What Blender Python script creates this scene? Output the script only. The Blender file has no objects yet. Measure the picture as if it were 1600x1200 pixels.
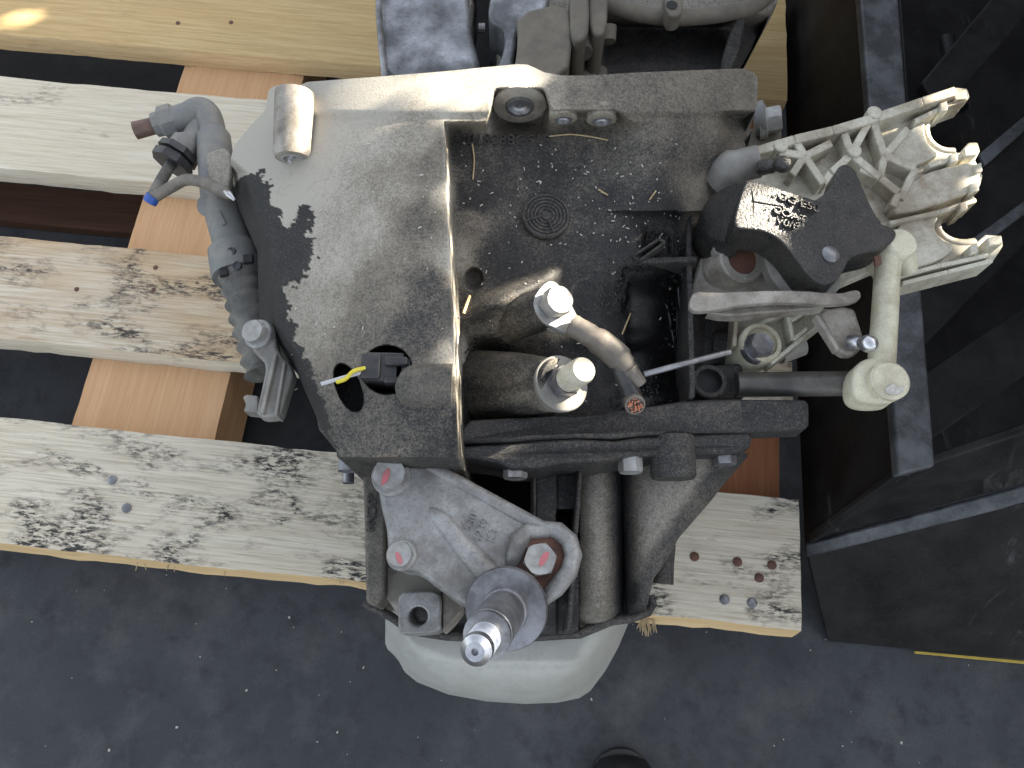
import bpy, bmesh, math, random
from mathutils import Vector, noise
random.seed(7)
R = math.radians
# ------------------------------------------------------------------ camera
ZP = 0.145                       # height of the pallet deck above the ground
CH = 0.92                        # camera height above the deck
F = 1208.0                       # focal length in pixels of a 1600 px wide picture
TILT = R(20)
scene = bpy.context.scene
cam_data = bpy.data.cameras.new('camera')
cam = bpy.data.objects.new('camera', cam_data)
scene.collection.objects.link(cam)
cam.location = (0, 0, ZP + CH)
cam.rotation_euler = (TILT, 0, 0)
cam_data.sensor_fit = 'HORIZONTAL'
cam_data.sensor_width = 36
cam_data.lens = F / 1600 * 36
cam_data.clip_start = 0.01
cam_data.clip_end = 200
scene.camera = cam
# ------------------------------------------------------------------ light
SUN = Vector((0.86, 0.40, 0.36)).normalized()
world = bpy.data.worlds.new('World')
scene.world = world
world.use_nodes = True
wn = world.node_tree
for n in list(wn.nodes):
    wn.nodes.remove(n)
wo = wn.nodes.new('ShaderNodeOutputWorld')
bg = wn.nodes.new('ShaderNodeBackground')
hs = wn.nodes.new('ShaderNodeHueSaturation')
sky = wn.nodes.new('ShaderNodeTexSky')
sky.sky_type = 'NISHITA'
sky.sun_disc = False
sky.sun_elevation = math.asin(SUN.z)
sky.sun_rotation = math.atan2(SUN.x, SUN.y)
sky.air_density = 1.0
sky.dust_density = 2.5
hs.inputs['Saturation'].default_value = 0.42
bg.inputs['Strength'].default_value = 0.075
wn.links.new(sky.outputs[0], hs.inputs['Color'])
wn.links.new(hs.outputs[0], bg.inputs['Color'])
wn.links.new(bg.outputs[0], wo.inputs['Surface'])
sd = bpy.data.lights.new('sun', 'SUN')
sd.energy = 5.0
sd.angle = R(0.5)
sd.color = (1.0, 0.90, 0.74)
so = bpy.data.objects.new('sun', sd)
scene.collection.objects.link(so)
so.rotation_euler = SUN.to_track_quat('Z', 'Y').to_euler()
so.location = SUN * 5
scene.view_settings.view_transform = 'Standard'
scene.view_settings.look = 'None'
scene.view_settings.exposure = 2.82
scene.view_settings.gamma = 1.0

# ------------------------------------------------------------------ geometry helpers
CT, ST = math.cos(TILT), math.sin(TILT)
COL = scene.collection

def U(px, py, h):
    """world point at height h above the deck that stands at this place of the photograph"""
    dx, dy = (px - 800) / F, -(py - 600) / F
    d = Vector((dx, dy * CT + ST, dy * ST - CT))
    t = (h - CH) / d.z
    p = d * t
    return Vector((p.x, p.y, ZP + h))

def M(px, py, h):
    """metres per photograph pixel at this place"""
    dx, dy = (px - 800) / F, -(py - 600) / F
    return ((h - CH) / (dy * ST - CT)) / F

def clamp(v, a=0.0, b=1.0):
    return a if v < a else b if v > b else v

def sstep(a, b, v):
    t = clamp((v - a) / (b - a))
    return t * t * (3 - 2 * t)

def interp(pts, v):
    if v <= pts[0][0]:
        return pts[0][1]
    for (a, b), (c, d) in zip(pts, pts[1:]):
        if v <= c:
            return b + (d - b) * (v - a) / (c - a)
    return pts[-1][1]

def inpoly(poly, x, y):
    r = False
    n = len(poly)
    j = n - 1
    for i in range(n):
        xi, yi = poly[i][0], poly[i][1]
        xj, yj = poly[j][0], poly[j][1]
        if (yi > y) != (yj > y) and x < (xj - xi) * (y - yi) / (yj - yi) + xi:
            r = not r
        j = i
    return r

def chaikin(pts, it=2):
    for _ in range(it):
        o = []
        for i in range(len(pts)):
            a, b = pts[i], pts[(i + 1) % len(pts)]
            o.append(tuple(x * .75 + y * .25 for x, y in zip(a, b)))
            o.append(tuple(x * .25 + y * .75 for x, y in zip(a, b)))
        pts = o
    return pts

def arc(cx, cy, r, a0, a1, n=10):
    return [(cx + r * math.cos(R(a0 + (a1 - a0) * i / n)), cy + r * math.sin(R(a0 + (a1 - a0) * i / n))) for i in range(n + 1)]

def frame(axis):
    a = axis.normalized()
    t = Vector((0, 0, 1)) if abs(a.z) < .9 else Vector((1, 0, 0))
    u = a.cross(t).normalized()
    v = a.cross(u).normalized()
    return a, u, v

class MB:
    """collects the shapes of ONE mesh"""
    def __init__(s):
        s.v, s.f = [], []
    def add(s, vs, fs):
        o = len(s.v)
        s.v += [Vector(v) for v in vs]
        s.f += [tuple(i + o for i in f) for f in fs]
        return s
    def rings(s, rings, cap0=True, cap1=True):
        n = len(rings[0])
        vs = [p for r in rings for p in r]
        fs = []
        for k in range(len(rings) - 1):
            for i in range(n):
                j = (i + 1) % n
                fs.append((k * n + i, k * n + j, (k + 1) * n + j, (k + 1) * n + i))
        if cap0:
            fs.append(tuple(reversed(range(n))))
        if cap1:
            b = (len(rings) - 1) * n
            fs.append(tuple(range(b, b + n)))
        return s.add(vs, fs)
    def prism(s, outline, h=None, depth=.02, shrink=0.0, down=None):
        top = []
        for p in outline:
            hh = p[2] if len(p) > 2 else h
            top.append(U(p[0], p[1], hh))
        c = sum(top, Vector()) / len(top)
        dn = down if down is not None else Vector((0, 0, -depth))
        bot = [p + dn + Vector(((c.x - p.x) * shrink, (c.y - p.y) * shrink, 0)) for p in top]
        n = len(top)
        area = sum(top[i].x * top[(i + 1) % n].y - top[(i + 1) % n].x * top[i].y for i in range(n))
        if area < 0:
            top.reverse(); bot.reverse()
        return s.rings([bot, top])
    def tube(s, pts, radii, seg=20, caps=True, squash=1.0):
        pts = [Vector(p) for p in pts]
        if not hasattr(radii, '__len__'):
            radii = [radii] * len(pts)
        rings = []
        pu = None
        for i, p in enumerate(pts):
            a = pts[min(i + 1, len(pts) - 1)] - pts[max(i - 1, 0)]
            if a.length < 1e-9:
                a = pts[-1] - pts[0]
            a.normalize()
            if pu is None:
                _, u, v = frame(a)
            else:
                u = (pu - a * pu.dot(a)).normalized()
                v = a.cross(u)
            pu = u
            v = a.cross(u)
            rings.append([p + (u * math.cos(2 * math.pi * k / seg) + v * math.sin(2 * math.pi * k / seg) * squash) * radii[i] for k in range(seg)])
        return s.rings(rings, caps, caps)
    def lathe(s, base, axis, prof, seg=28, caps=True):
        a, u, v = frame(axis)
        rings = [[base + a * t + (u * math.cos(2 * math.pi * k / seg) - v * math.sin(2 * math.pi * k / seg)) * r for k in range(seg)] for t, r in prof]
        # orient outward
        return s.rings(rings, caps, caps)
    def box(s, c, ax, ay, az):
        vs = [c + ax * i + ay * j + az * k for k in (-1, 1) for j in (-1, 1) for i in (-1, 1)]
        return s.add(vs, [(0, 2, 3, 1), (4, 5, 7, 6), (0, 1, 5, 4), (2, 6, 7, 3), (0, 4, 6, 2), (1, 3, 7, 5)])
    def strip(s, p, q, w, h, depth):
        """upright rib between two picture points, w pixels wide"""
        d = Vector((q[0] - p[0], q[1] - p[1])).normalized()
        nrm = Vector((-d.y, d.x)) * w * .5
        hp = p[2] if len(p) > 2 else h
        hq = q[2] if len(q) > 2 else h
        o = [(p[0] + nrm.x, p[1] + nrm.y, hp), (q[0] + nrm.x, q[1] + nrm.y, hq), (q[0] - nrm.x, q[1] - nrm.y, hq), (p[0] - nrm.x, p[1] - nrm.y, hp)]
        return s.prism(o, depth=depth)
    def build(s, name, mat, parent=None, bevel=0, seg=2, angle=35, label=None, tone=.2):
        me = bpy.data.meshes.new(name)
        off = ORG.get(parent.name, Vector()) if parent else Vector()
        me.from_pydata([v - off for v in s.v], [], s.f)
        bm = bmesh.new()
        bm.from_mesh(me)
        bmesh.ops.recalc_face_normals(bm, faces=bm.faces)
        bm.to_mesh(me)
        bm.free()
        for p in me.polygons:
            p.use_smooth = True
        me.set_sharp_from_angle(angle=R(angle))
        me.materials.append(mat)
        if mat in (MT.get('cast'), MT.get('case')):
            at = me.attributes.new('tone', 'FLOAT', 'POINT')
            tv = [tone(v.co + off) if callable(tone) else tone for v in me.vertices]
            at.data.foreach_set('value', tv)
        o = bpy.data.objects.new(name, me)
        COL.objects.link(o)
        if parent:
            o.parent = parent
            ORG[o.name] = off
        if bevel:
            m = o.modifiers.new('bevel', 'BEVEL')
            m.width = bevel; m.segments = seg; m.limit_method = 'ANGLE'; m.angle_limit = R(28)
            m.harden_normals = False
        if label:
            o['label'] = label
        return o

ORG = {}
MT = {}
def thing(name, loc, label, cat, group=None):
    o = bpy.data.objects.new(name, None)
    COL.objects.link(o)
    o.location = loc
    o.empty_display_size = .05
    ORG[o.name] = Vector(loc)
    o['label'] = label; o['category'] = cat
    if group:
        o['group'] = group
    return o

def hexbolt(parent, mat, pos, axis, r, hgt, washer=0, name='bolt', wh=.003, rot=0, dome=.0, shank=0):
    m = MB()
    a, u, v = frame(axis)
    if washer:
        m.lathe(pos - a * .004, a, [(0, washer), (.004 + wh * .7, washer), (.004 + wh, washer * .96)], 28)
    def ring(t, rr, k=6, o=0):
        return [pos + a * t + (u * math.cos(2 * math.pi * i / k + rot + o) - v * math.sin(2 * math.pi * i / k + rot + o)) * rr for i in range(k)]
    # hexagon with a chamfered top: 24 points round, flattened to the hexagon
    def hexring(t, rr, lim):
        out = []
        for i in range(24):
            an = 2 * math.pi * i / 24
            loc = ((an + math.pi / 6) % (math.pi / 3)) - math.pi / 6
            d = rr * math.cos(math.pi / 6) / math.cos(((an) % (math.pi / 3)) - math.pi / 6)
            d = min(d, lim)
            out.append(pos + a * t + (u * math.cos(an + rot) - v * math.sin(an + rot)) * d)
        return out
    m.rings([hexring(0, r, 9), hexring(hgt * .86, r, 9), hexring(hgt, r, r * .9), hexring(hgt - .0006 - dome, r, r * .72)])
    if shank:
        m.lathe(pos, -a, [(0, r * .55), (shank, r * .55)], 14)
    return m.build(name, mat, parent, angle=25)

# ------------------------------------------------------------------ materials
def nodes(name):
    m = bpy.data.materials.new(name)
    m.use_nodes = True
    nt = m.node_tree
    for n in list(nt.nodes):
        nt.nodes.remove(n)
    out = nt.nodes.new('ShaderNodeOutputMaterial')
    b = nt.nodes.new('ShaderNodeBsdfPrincipled')
    nt.links.new(b.outputs[0], out.inputs[0])
    return m, nt, b

def N(nt, typ, **kw):
    n = nt.nodes.new(typ)
    for k, v in kw.items():
        if hasattr(n, k):
            setattr(n, k, v)
        else:
            n.inputs[k].default_value = v
    return n

def coords(nt, scale=(1, 1, 1), rot=(0, 0, 0), rnd=False):
    tc = nt.nodes.new('ShaderNodeTexCoord')
    mp = nt.nodes.new('ShaderNodeMapping')
    mp.inputs['Scale'].default_value = scale
    mp.inputs['Rotation'].default_value = rot
    nt.links.new(tc.outputs['Object'], mp.inputs['Vector'])
    if rnd:
        oi = nt.nodes.new('ShaderNodeObjectInfo')
        mu = N(nt, 'ShaderNodeVectorMath', operation='SCALE')
        mu.inputs[0].default_value = (37.0, 91.0, 53.0)
        nt.links.new(oi.outputs['Random'], mu.inputs['Scale'])
        nt.links.new(mu.outputs[0], mp.inputs['Location'])
    return mp.outputs[0]

def ntex(nt, co, scale, detail=4, rough=.55, dist=0):
    n = N(nt, 'ShaderNodeTexNoise', Scale=scale, Detail=detail, Roughness=rough, Distortion=dist)
    nt.links.new(co, n.inputs['Vector'])
    return n.outputs['Fac']

def ramp(nt, fac, stops):
    r = nt.nodes.new('ShaderNodeValToRGB')
    el = r.color_ramp.elements
    while len(el) < len(stops):
        el.new(0.5)
    for e, (p, c) in zip(el, stops):
        e.position = p
        e.color = (*c, 1) if hasattr(c, '__len__') else (c, c, c, 1)
    nt.links.new(fac, r.inputs['Fac'])
    return r.outputs['Color']

def mix(nt, fac, a, b, blend='MIX'):
    m = nt.nodes.new('ShaderNodeMix')
    m.data_type = 'RGBA'
    m.blend_type = blend
    for sock, val in ((m.inputs[0], fac), (m.inputs[6], a), (m.inputs[7], b)):
        if hasattr(val, 'links'):
            nt.links.new(val, sock)
        elif hasattr(val, '__len__'):
            sock.default_value = (*val, 1)
        else:
            sock.default_value = val
    return m.outputs[2]

def bump(nt, b, hgt, strength=.3, dist=.002, prev=None):
    n = nt.nodes.new('ShaderNodeBump')
    n.inputs['Strength'].default_value = strength
    n.inputs['Distance'].default_value = dist
    nt.links.new(hgt, n.inputs['Height'])
    if prev:
        nt.links.new(prev, n.inputs['Normal'])
    nt.links.new(n.outputs[0], b.inputs['Normal'])
    return n.outputs[0]

def surf(name, c1, c2, rough=.6, metal=0.0, scale=60, dirt=None, dirt_amt=.5, dirt_scale=25, bs=.25, bscale=500, bd=.0008, rvar=.12, spec=None, lo=.35, hi=.65):
    """a surface of two close tones, optional dirt patches and a fine relief"""
    m, nt, b = nodes(name)
    co = coords(nt)
    c = ramp(nt, ntex(nt, co, scale, 6, .6), [(lo, c1), (hi, c2)])
    if dirt:
        d = ramp(nt, ntex(nt, co, dirt_scale, 8, .65), [(.42, 0.0), (.62, dirt_amt)])
        c = mix(nt, d, c, dirt)
        fine = ramp(nt, ntex(nt, co, dirt_scale * 18, 3, .7), [(.5, 0.0), (.72, dirt_amt * .7)])
        c = mix(nt, fine, c, dirt)
    nt.links.new(c, b.inputs['Base Color'])
    b.inputs['Metallic'].default_value = metal
    rr = N(nt, 'ShaderNodeMapRange')
    rr.inputs['To Min'].default_value = rough - rvar
    rr.inputs['To Max'].default_value = min(1, rough + rvar)
    nt.links.new(ntex(nt, co, scale * 2.3, 4, .6), rr.inputs['Value'])
    nt.links.new(rr.outputs[0], b.inputs['Roughness'])
    if spec is not None:
        b.inputs['Specular IOR Level'].default_value = spec
    if bs:
        bump(nt, b, ntex(nt, co, bscale, 4, .6), bs, bd)
    return m

def casting(name, pale, mid, dark, black):
    """cast metal whose grime follows the 'tone' layer: 0 oily black, 1 pale dust"""
    m, nt, b = nodes(name)
    co = coords(nt)
    at = N(nt, 'ShaderNodeAttribute', attribute_name='tone')
    n1 = ntex(nt, co, 42, 8, .7)
    n2 = ntex(nt, co, 620, 4, .8)
    n3 = ntex(nt, co, 230, 5, .7)
    def madd(a, bb, k, off):
        s = N(nt, 'ShaderNodeMath', operation='MULTIPLY_ADD')
        nt.links.new(bb, s.inputs[0]); s.inputs[1].default_value = k
        if a is None:
            s.inputs[2].default_value = off
        else:
            t = N(nt, 'ShaderNodeMath', operation='ADD')
            nt.links.new(a, t.inputs[0]); t.inputs[1].default_value = off
            nt.links.new(t.outputs[0], s.inputs[2])
        return s.outputs[0]
    f = madd(at.outputs['Fac'], n1, .42, -.21)
    f = madd(f, n2, .95, -.475)
    f = madd(f, n3, .38, -.19)
    c = ramp(nt, f, [(.0, black), (.16, dark), (.48, mid), (.80, pale)])
    # pale flecks
    fl = ramp(nt, ntex(nt, co, 1400, 1, .5), [(.70, 0.0), (.76, .55)])
    dry = N(nt, 'ShaderNodeMath', operation='MULTIPLY_ADD'); dry.inputs[1].default_value = -1.0; dry.inputs[2].default_value = 1.0
    wet = N(nt, 'ShaderNodeAttribute', attribute_name='wet')
    nt.links.new(wet.outputs['Fac'], dry.inputs[0])
    fm = N(nt, 'ShaderNodeMath', operation='MULTIPLY')
    nt.links.new(fl, fm.inputs[0]); nt.links.new(dry.outputs[0], fm.inputs[1])
    c = mix(nt, fm.outputs[0], c, (.42, .39, .33))
    nt.links.new(c, b.inputs['Base Color'])
    mr = N(nt, 'ShaderNodeMapRange')
    mr.inputs['To Min'].default_value = .68
    mr.inputs['To Max'].default_value = .10
    nt.links.new(wet.outputs['Fac'], mr.inputs['Value'])
    nt.links.new(mr.outputs[0], b.inputs['Roughness'])
    b.inputs['Specular IOR Level'].default_value = .45
    p = bump(nt, b, n2, .5, .0009)
    p = bump(nt, b, n3, .25, .0010, p)
    # wrinkled oil film where the wet patches end
    e1 = N(nt, 'ShaderNodeMath', operation='SUBTRACT'); e1.inputs[0].default_value = 1.0
    nt.links.new(wet.outputs['Fac'], e1.inputs[1])
    e2 = N(nt, 'ShaderNodeMath', operation='MULTIPLY')
    nt.links.new(wet.outputs['Fac'], e2.inputs[0]); nt.links.new(e1.outputs[0], e2.inputs[1])
    e3 = N(nt, 'ShaderNodeMath', operation='MULTIPLY')
    nt.links.new(e2.outputs[0], e3.inputs[0]); nt.links.new(ntex(nt, co, 330, 3, .6), e3.inputs[1])
    bump(nt, b, e3.outputs[0], 1.0, .014, p)
    return m

def wood(name, a, bcol, cdark, stain, stain_amt, lo=.50, sc=1.0, gscale=1.0, base2=None, knots=0):
    """sawn board, grain along local X"""
    m, nt, b = nodes(name)
    g = coords(nt, (1.2, 22 * gscale, 22), rnd=True)
    g2 = coords(nt, (5, 160, 160), rnd=True)
    s = coords(nt, (9 * sc, 20 * sc, 20 * sc), rnd=True)
    s2 = coords(nt, (60, 190, 190), rnd=True)
    c = ramp(nt, ntex(nt, g, 2.2, 6, .6, .6), [(.3, a), (.55, bcol), (.75, a)])
    if base2:
        c = mix(nt, ramp(nt, ntex(nt, coords(nt, (1.5, 5, 5), rnd=True), 1.6, 4, .6), [(.42, 0.0), (.6, 1.0)]), c, base2)
    fine = ramp(nt, ntex(nt, g2, 2, 6, .78), [(.36, .75), (.58, 0.0)])
    c = mix(nt, fine, c, cdark)
    # weather stains: broad cloud times a fibrous breakup
    cl = ramp(nt, ntex(nt, s, 1.0, 5, .6, .4), [(lo, 0.0), (lo + .13, 1.0)])
    br = ramp(nt, ntex(nt, s2, 1.2, 6, .75), [(.45, 0.0), (.56, 1.0)])
    mm = N(nt, 'ShaderNodeMath', operation='MULTIPLY')
    nt.links.new(cl, mm.inputs[0]); nt.links.new(br, mm.inputs[1])
    m2 = N(nt, 'ShaderNodeMath', operation='MULTIPLY')
    nt.links.new(mm.outputs[0], m2.inputs[0]); m2.inputs[1].default_value = stain_amt
    c = mix(nt, m2.outputs[0], c, stain)
    nt.links.new(c, b.inputs['Base Color'])
    b.inputs['Roughness'].default_value = .8
    b.inputs['Specular IOR Level'].default_value = .25
    bump(nt, b, ntex(nt, g2, 2, 5, .7), .35, .001)
    return m

MT['cast'] = casting('dusty oily casting', (.35, .325, .275), (.165, .145, .113), (.026, .0245, .023), (.006, .006, .006))
MT['case'] = casting('dark oily casting', (.28, .26, .22), (.120, .107, .086), (.022, .021, .021), (.006, .006, .006))
MT['alu'] = surf('raw cast aluminium', (.35, .35, .34), (.215, .213, .208), .5, .3, 34, (.10, .092, .08), .8, 26, .45, 420, .0008)
MT['alu_dusty'] = surf('dusty aluminium', (.36, .335, .29), (.23, .21, .18), .6, .15, 40, (.10, .082, .062), .8, 42, .35, 380, .0007)
MT['steel'] = surf('bright steel', (.55, .55, .56), (.42, .42, .44), .28, .9, 60, (.12, .12, .12), .3, 60, .1, 300, .0004)
MT['darksteel'] = surf('grey steel', (.30, .30, .31), (.19, .19, .20), .38, .7, 50, (.07, .065, .06), .5, 50, .15, 300, .0005)
MT['bolt'] = surf('dusty zinc bolt', (.40, .40, .385), (.28, .28, .265), .5, .35, 120, (.15, .13, .11), .5, 90, .2, 600, .0004)
MT['blackpaint'] = surf('black painted cast iron', (.010, .010, .010), (.022, .021, .020), .28, 0, 60, (.06, .055, .047), .4, 26, .7, 520, .0016, .12)
MT['cream'] = surf('cream plastic', (.60, .575, .43), (.52, .495, .365), .42, 0, 20, (.20, .15, .09), .5, 34, .06, 200, .0005)
MT['white'] = surf('off white plastic', (.55, .53, .43), (.46, .435, .345), .42, 0, 18, (.17, .125, .075), .75, 22, .08, 150, .0006)
MT['plastic_grey'] = surf('dusty grey plastic', (.155, .16, .16), (.10, .105, .108), .6, 0, 40, (.25, .235, .20), .65, 40, .15, 400, .0005)
MT['rubber'] = surf('dusty rubber', (.10, .096, .087), (.055, .053, .05), .75, 0, 50, (.21, .195, .165), .6, 40, .15, 400, .0005)
MT['blackplastic'] = surf('black plastic', (.015, .015, .016), (.024, .024, .026), .4, 0, 60, (.08, .075, .07), .35, 60, .1, 400, .0005)
MT['clip'] = surf('grey clip casting', (.26, .25, .225), (.18, .17, .15), .6, .1, 50, (.08, .075, .065), .4, 30, .15, 400, .0005)
MT['shaft'] = surf('oily brown shaft', (.13, .12, .105), (.065, .06, .055), .42, .3, 30, (.03, .028, .025), .5, 40, .1, 300, .0004)
MT['hole'] = surf('hole_shade', (.008, .008, .008), (.012, .012, .012), .7, 0, 50, bs=0)  # near-black fill painted in for the shade inside holes
MT['copper'] = surf('cut copper strands', (.62, .27, .16), (.40, .15, .09), .35, .6, 600, bs=.6, bscale=1500, bd=.001)
MT['heatshrink'] = surf('faded heat shrink', (.20, .17, .135), (.13, .115, .095), .55, 0, 40, (.05, .045, .04), .5, 60, .1, 300, .0005)
MT['cable'] = surf('black cable', (.02, .02, .021), (.035, .034, .033), .45, 0, 60, (.10, .09, .08), .4, 60, .1, 300, .0005)
MT['yellow'] = surf('yellow wire', (.60, .48, .03), (.45, .42, .03), .5, 0, 100, bs=0)
MT['greywire'] = surf('grey wire', (.42, .42, .44), (.34, .34, .36), .5, 0, 100, bs=0)
MT['blue'] = surf('blue tape', (.03, .09, .35), (.02, .07, .28), .5, 0, 100, bs=0)
MT['rust'] = surf('rusty bore', (.13, .055, .032), (.075, .035, .024), .7, 0, 100, bs=.3)
MT['brownbrass'] = surf('stained brass', (.16, .10, .075), (.10, .065, .05), .5, .3, 80, bs=.1)
MT['red'] = surf('red paint dab', (.46, .12, .14), (.36, .13, .13), .6, 0, 100, bs=0)
MT['cover'] = surf('grey painted steel cover', (.375, .378, .345), (.325, .328, .298), .48, 0, 16, (.20, .19, .16), .4, 14, .04, 150, .0005)
MT['tan'] = surf('dusty tan casting', (.17, .15, .115), (.125, .108, .083), .75, 0, 50, (.06, .055, .05), .4, 30, .3, 400, .0008)
MT['silver'] = surf('scuffed bare aluminium', (.36, .37, .39), (.10, .105, .11), .45, .4, 22, (.03, .03, .03), .5, 20, .3, 300, .001, lo=.38, hi=.62)
MT['crate'] = surf('scuffed black steel', (.005, .005, .0055), (.010, .0095, .009), .5, 0, 12, (.032, .031, .030), .4, 14, .15, 120, .001, spec=.2)
_nt = MT['crate'].node_tree
_b = [n for n in _nt.nodes if n.type == 'BSDF_PRINCIPLED'][0]
_old = _b.inputs['Base Color'].links[0].from_socket
_s = ramp(_nt, ntex(_nt, coords(_nt, (30, 3.5, 8)), 1.3, 8, .7, .8), [(.60, 0.0), (.70, .8)])
_s2 = ramp(_nt, ntex(_nt, coords(_nt, (4, 4, 4)), 2.0, 4, .6), [(.48, 0.0), (.60, 1.0)])
_m = N(_nt, 'ShaderNodeMath', operation='MULTIPLY')
_nt.links.new(_s, _m.inputs[0]); _nt.links.new(_s2, _m.inputs[1])
_nt.links.new(mix(_nt, _m.outputs[0], _old, (.075, .072, .07)), _b.inputs['Base Color'])
MT['craterim'] = surf('worn grey black rim', (.034, .037, .041), (.016, .018, .020), .5, 0, 40, (.11, .115, .12), .7, 30, .2, 200, .001)
MT['shoe'] = surf('black leather', (.012, .012, .013), (.02, .02, .022), .5, 0, 60, bs=.2)
MT['yellowtape'] = surf('yellow edge paint', (.50, .36, .05), (.36, .25, .04), .6, 0, 40, bs=0)
MT['straw'] = surf('straw', (.42, .33, .19), (.33, .24, .13), .8, 0, 100, bs=0)
MT['fleck'] = surf('pale grit', (.50, .48, .43), (.36, .34, .30), .8, 0, 400, bs=0)
MT['sun_blocker'] = surf('sun blocker board', (.16, .13, .10), (.11, .09, .07), .85, 0, 20, bs=.3, bscale=60)  # for the unseen blocker added against the sun
MT['wood_yellow'] = wood('yellow pine', (.56, .42, .215), (.50, .355, .165), (.36, .24, .105), (.10, .07, .04), .5, .62)
MT['wood_white'] = wood('bleached board', (.66, .61, .50), (.59, .53, .41), (.42, .35, .25), (.06, .055, .05), .75, .585)
MT['wood_tan'] = wood('weathered tan board', (.58, .46, .31), (.48, .355, .22), (.33, .23, .13), (.04, .036, .034), .95, .49, base2=(.60, .54, .43))
MT['wood_mildew'] = wood('mildewed bleached board', (.67, .62, .51), (.60, .54, .42), (.34, .28, .20), (.035, .034, .033), 1.0, .475)
MT['wood_fresh'] = wood('fresh pink pine', (.66, .42, .235), (.60, .36, .19), (.52, .30, .15), (.16, .08, .04), .4, .70)
MT['wood_split'] = wood('freshly split pine', (.66, .50, .29), (.58, .41, .21), (.44, .29, .14), (.12, .08, .05), .5, .6)
MT['wood_red'] = wood('reddish pine', (.34, .15, .072), (.29, .12, .055), (.22, .085, .04), (.08, .04, .02), .4, .66)
MT['wood_dark'] = wood('dark bottom board', (.12, .06, .035), (.09, .045, .028), (.05, .03, .02), (.02, .015, .01), .4, .6)

# ground
gm, nt, b = nodes('dusty dark asphalt')
co = coords(nt)
c = ramp(nt, ntex(nt, co, 3.0, 10, .72), [(.36, (.022, .0255, .030)), (.62, (.056, .060, .064))])
c = mix(nt, ramp(nt, ntex(nt, co, 24, 8, .7), [(.47, 0.0), (.66, .85)]), c, (.017, .019, .022))
c = mix(nt, ramp(nt, ntex(nt, co, 9, 8, .7), [(.50, 0.0), (.72, .7)]), c, (.095, .097, .094))
c = mix(nt, ramp(nt, ntex(nt, co, 420, 2, .6), [(.66, 0.0), (.76, .45)]), c, (.13, .135, .135))
c = mix(nt, ramp(nt, ntex(nt, co, 300, 2, .6), [(.60, 0.0), (.70, .5)]), c, (.018, .019, .022))
nt.links.new(c, b.inputs['Base Color'])
b.inputs['Roughness'].default_value = .72
bump(nt, b, ntex(nt, co, 260, 5, .65), .35, .0012)
MT['ground'] = gm

# ------------------------------------------------------------------ the ground
g = MB()
g.add([(-40, -40, 0), (40, -40, 0), (40, 40, 0), (-40, 40, 0)], [(0, 1, 2, 3)])
go = g.build('ground', MT['ground'])
go['kind'] = 'structure'

# ------------------------------------------------------------------ the pallet
PA = R(-6.0)
pdx = Vector((math.cos(PA), math.sin(PA), 0))      # along the deck boards
pdy = Vector((-math.sin(PA), math.cos(PA), 0))
PR = U(1253, 985, 0); PR.z = 0                      # front right corner of the deck
pallet = thing('wooden_pallet', (PR.x, PR.y, 0), 'worn wooden pallet of bleached boards under the gearboxes', 'pallet')
pallet.rotation_euler = (0, 0, PA)
def pal(px, py, h=0):
    """pallet coordinates (along, across) of a picture point"""
    w = U(px, py, h) - PR
    return w.dot(pdx), w.dot(pdy)

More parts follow.
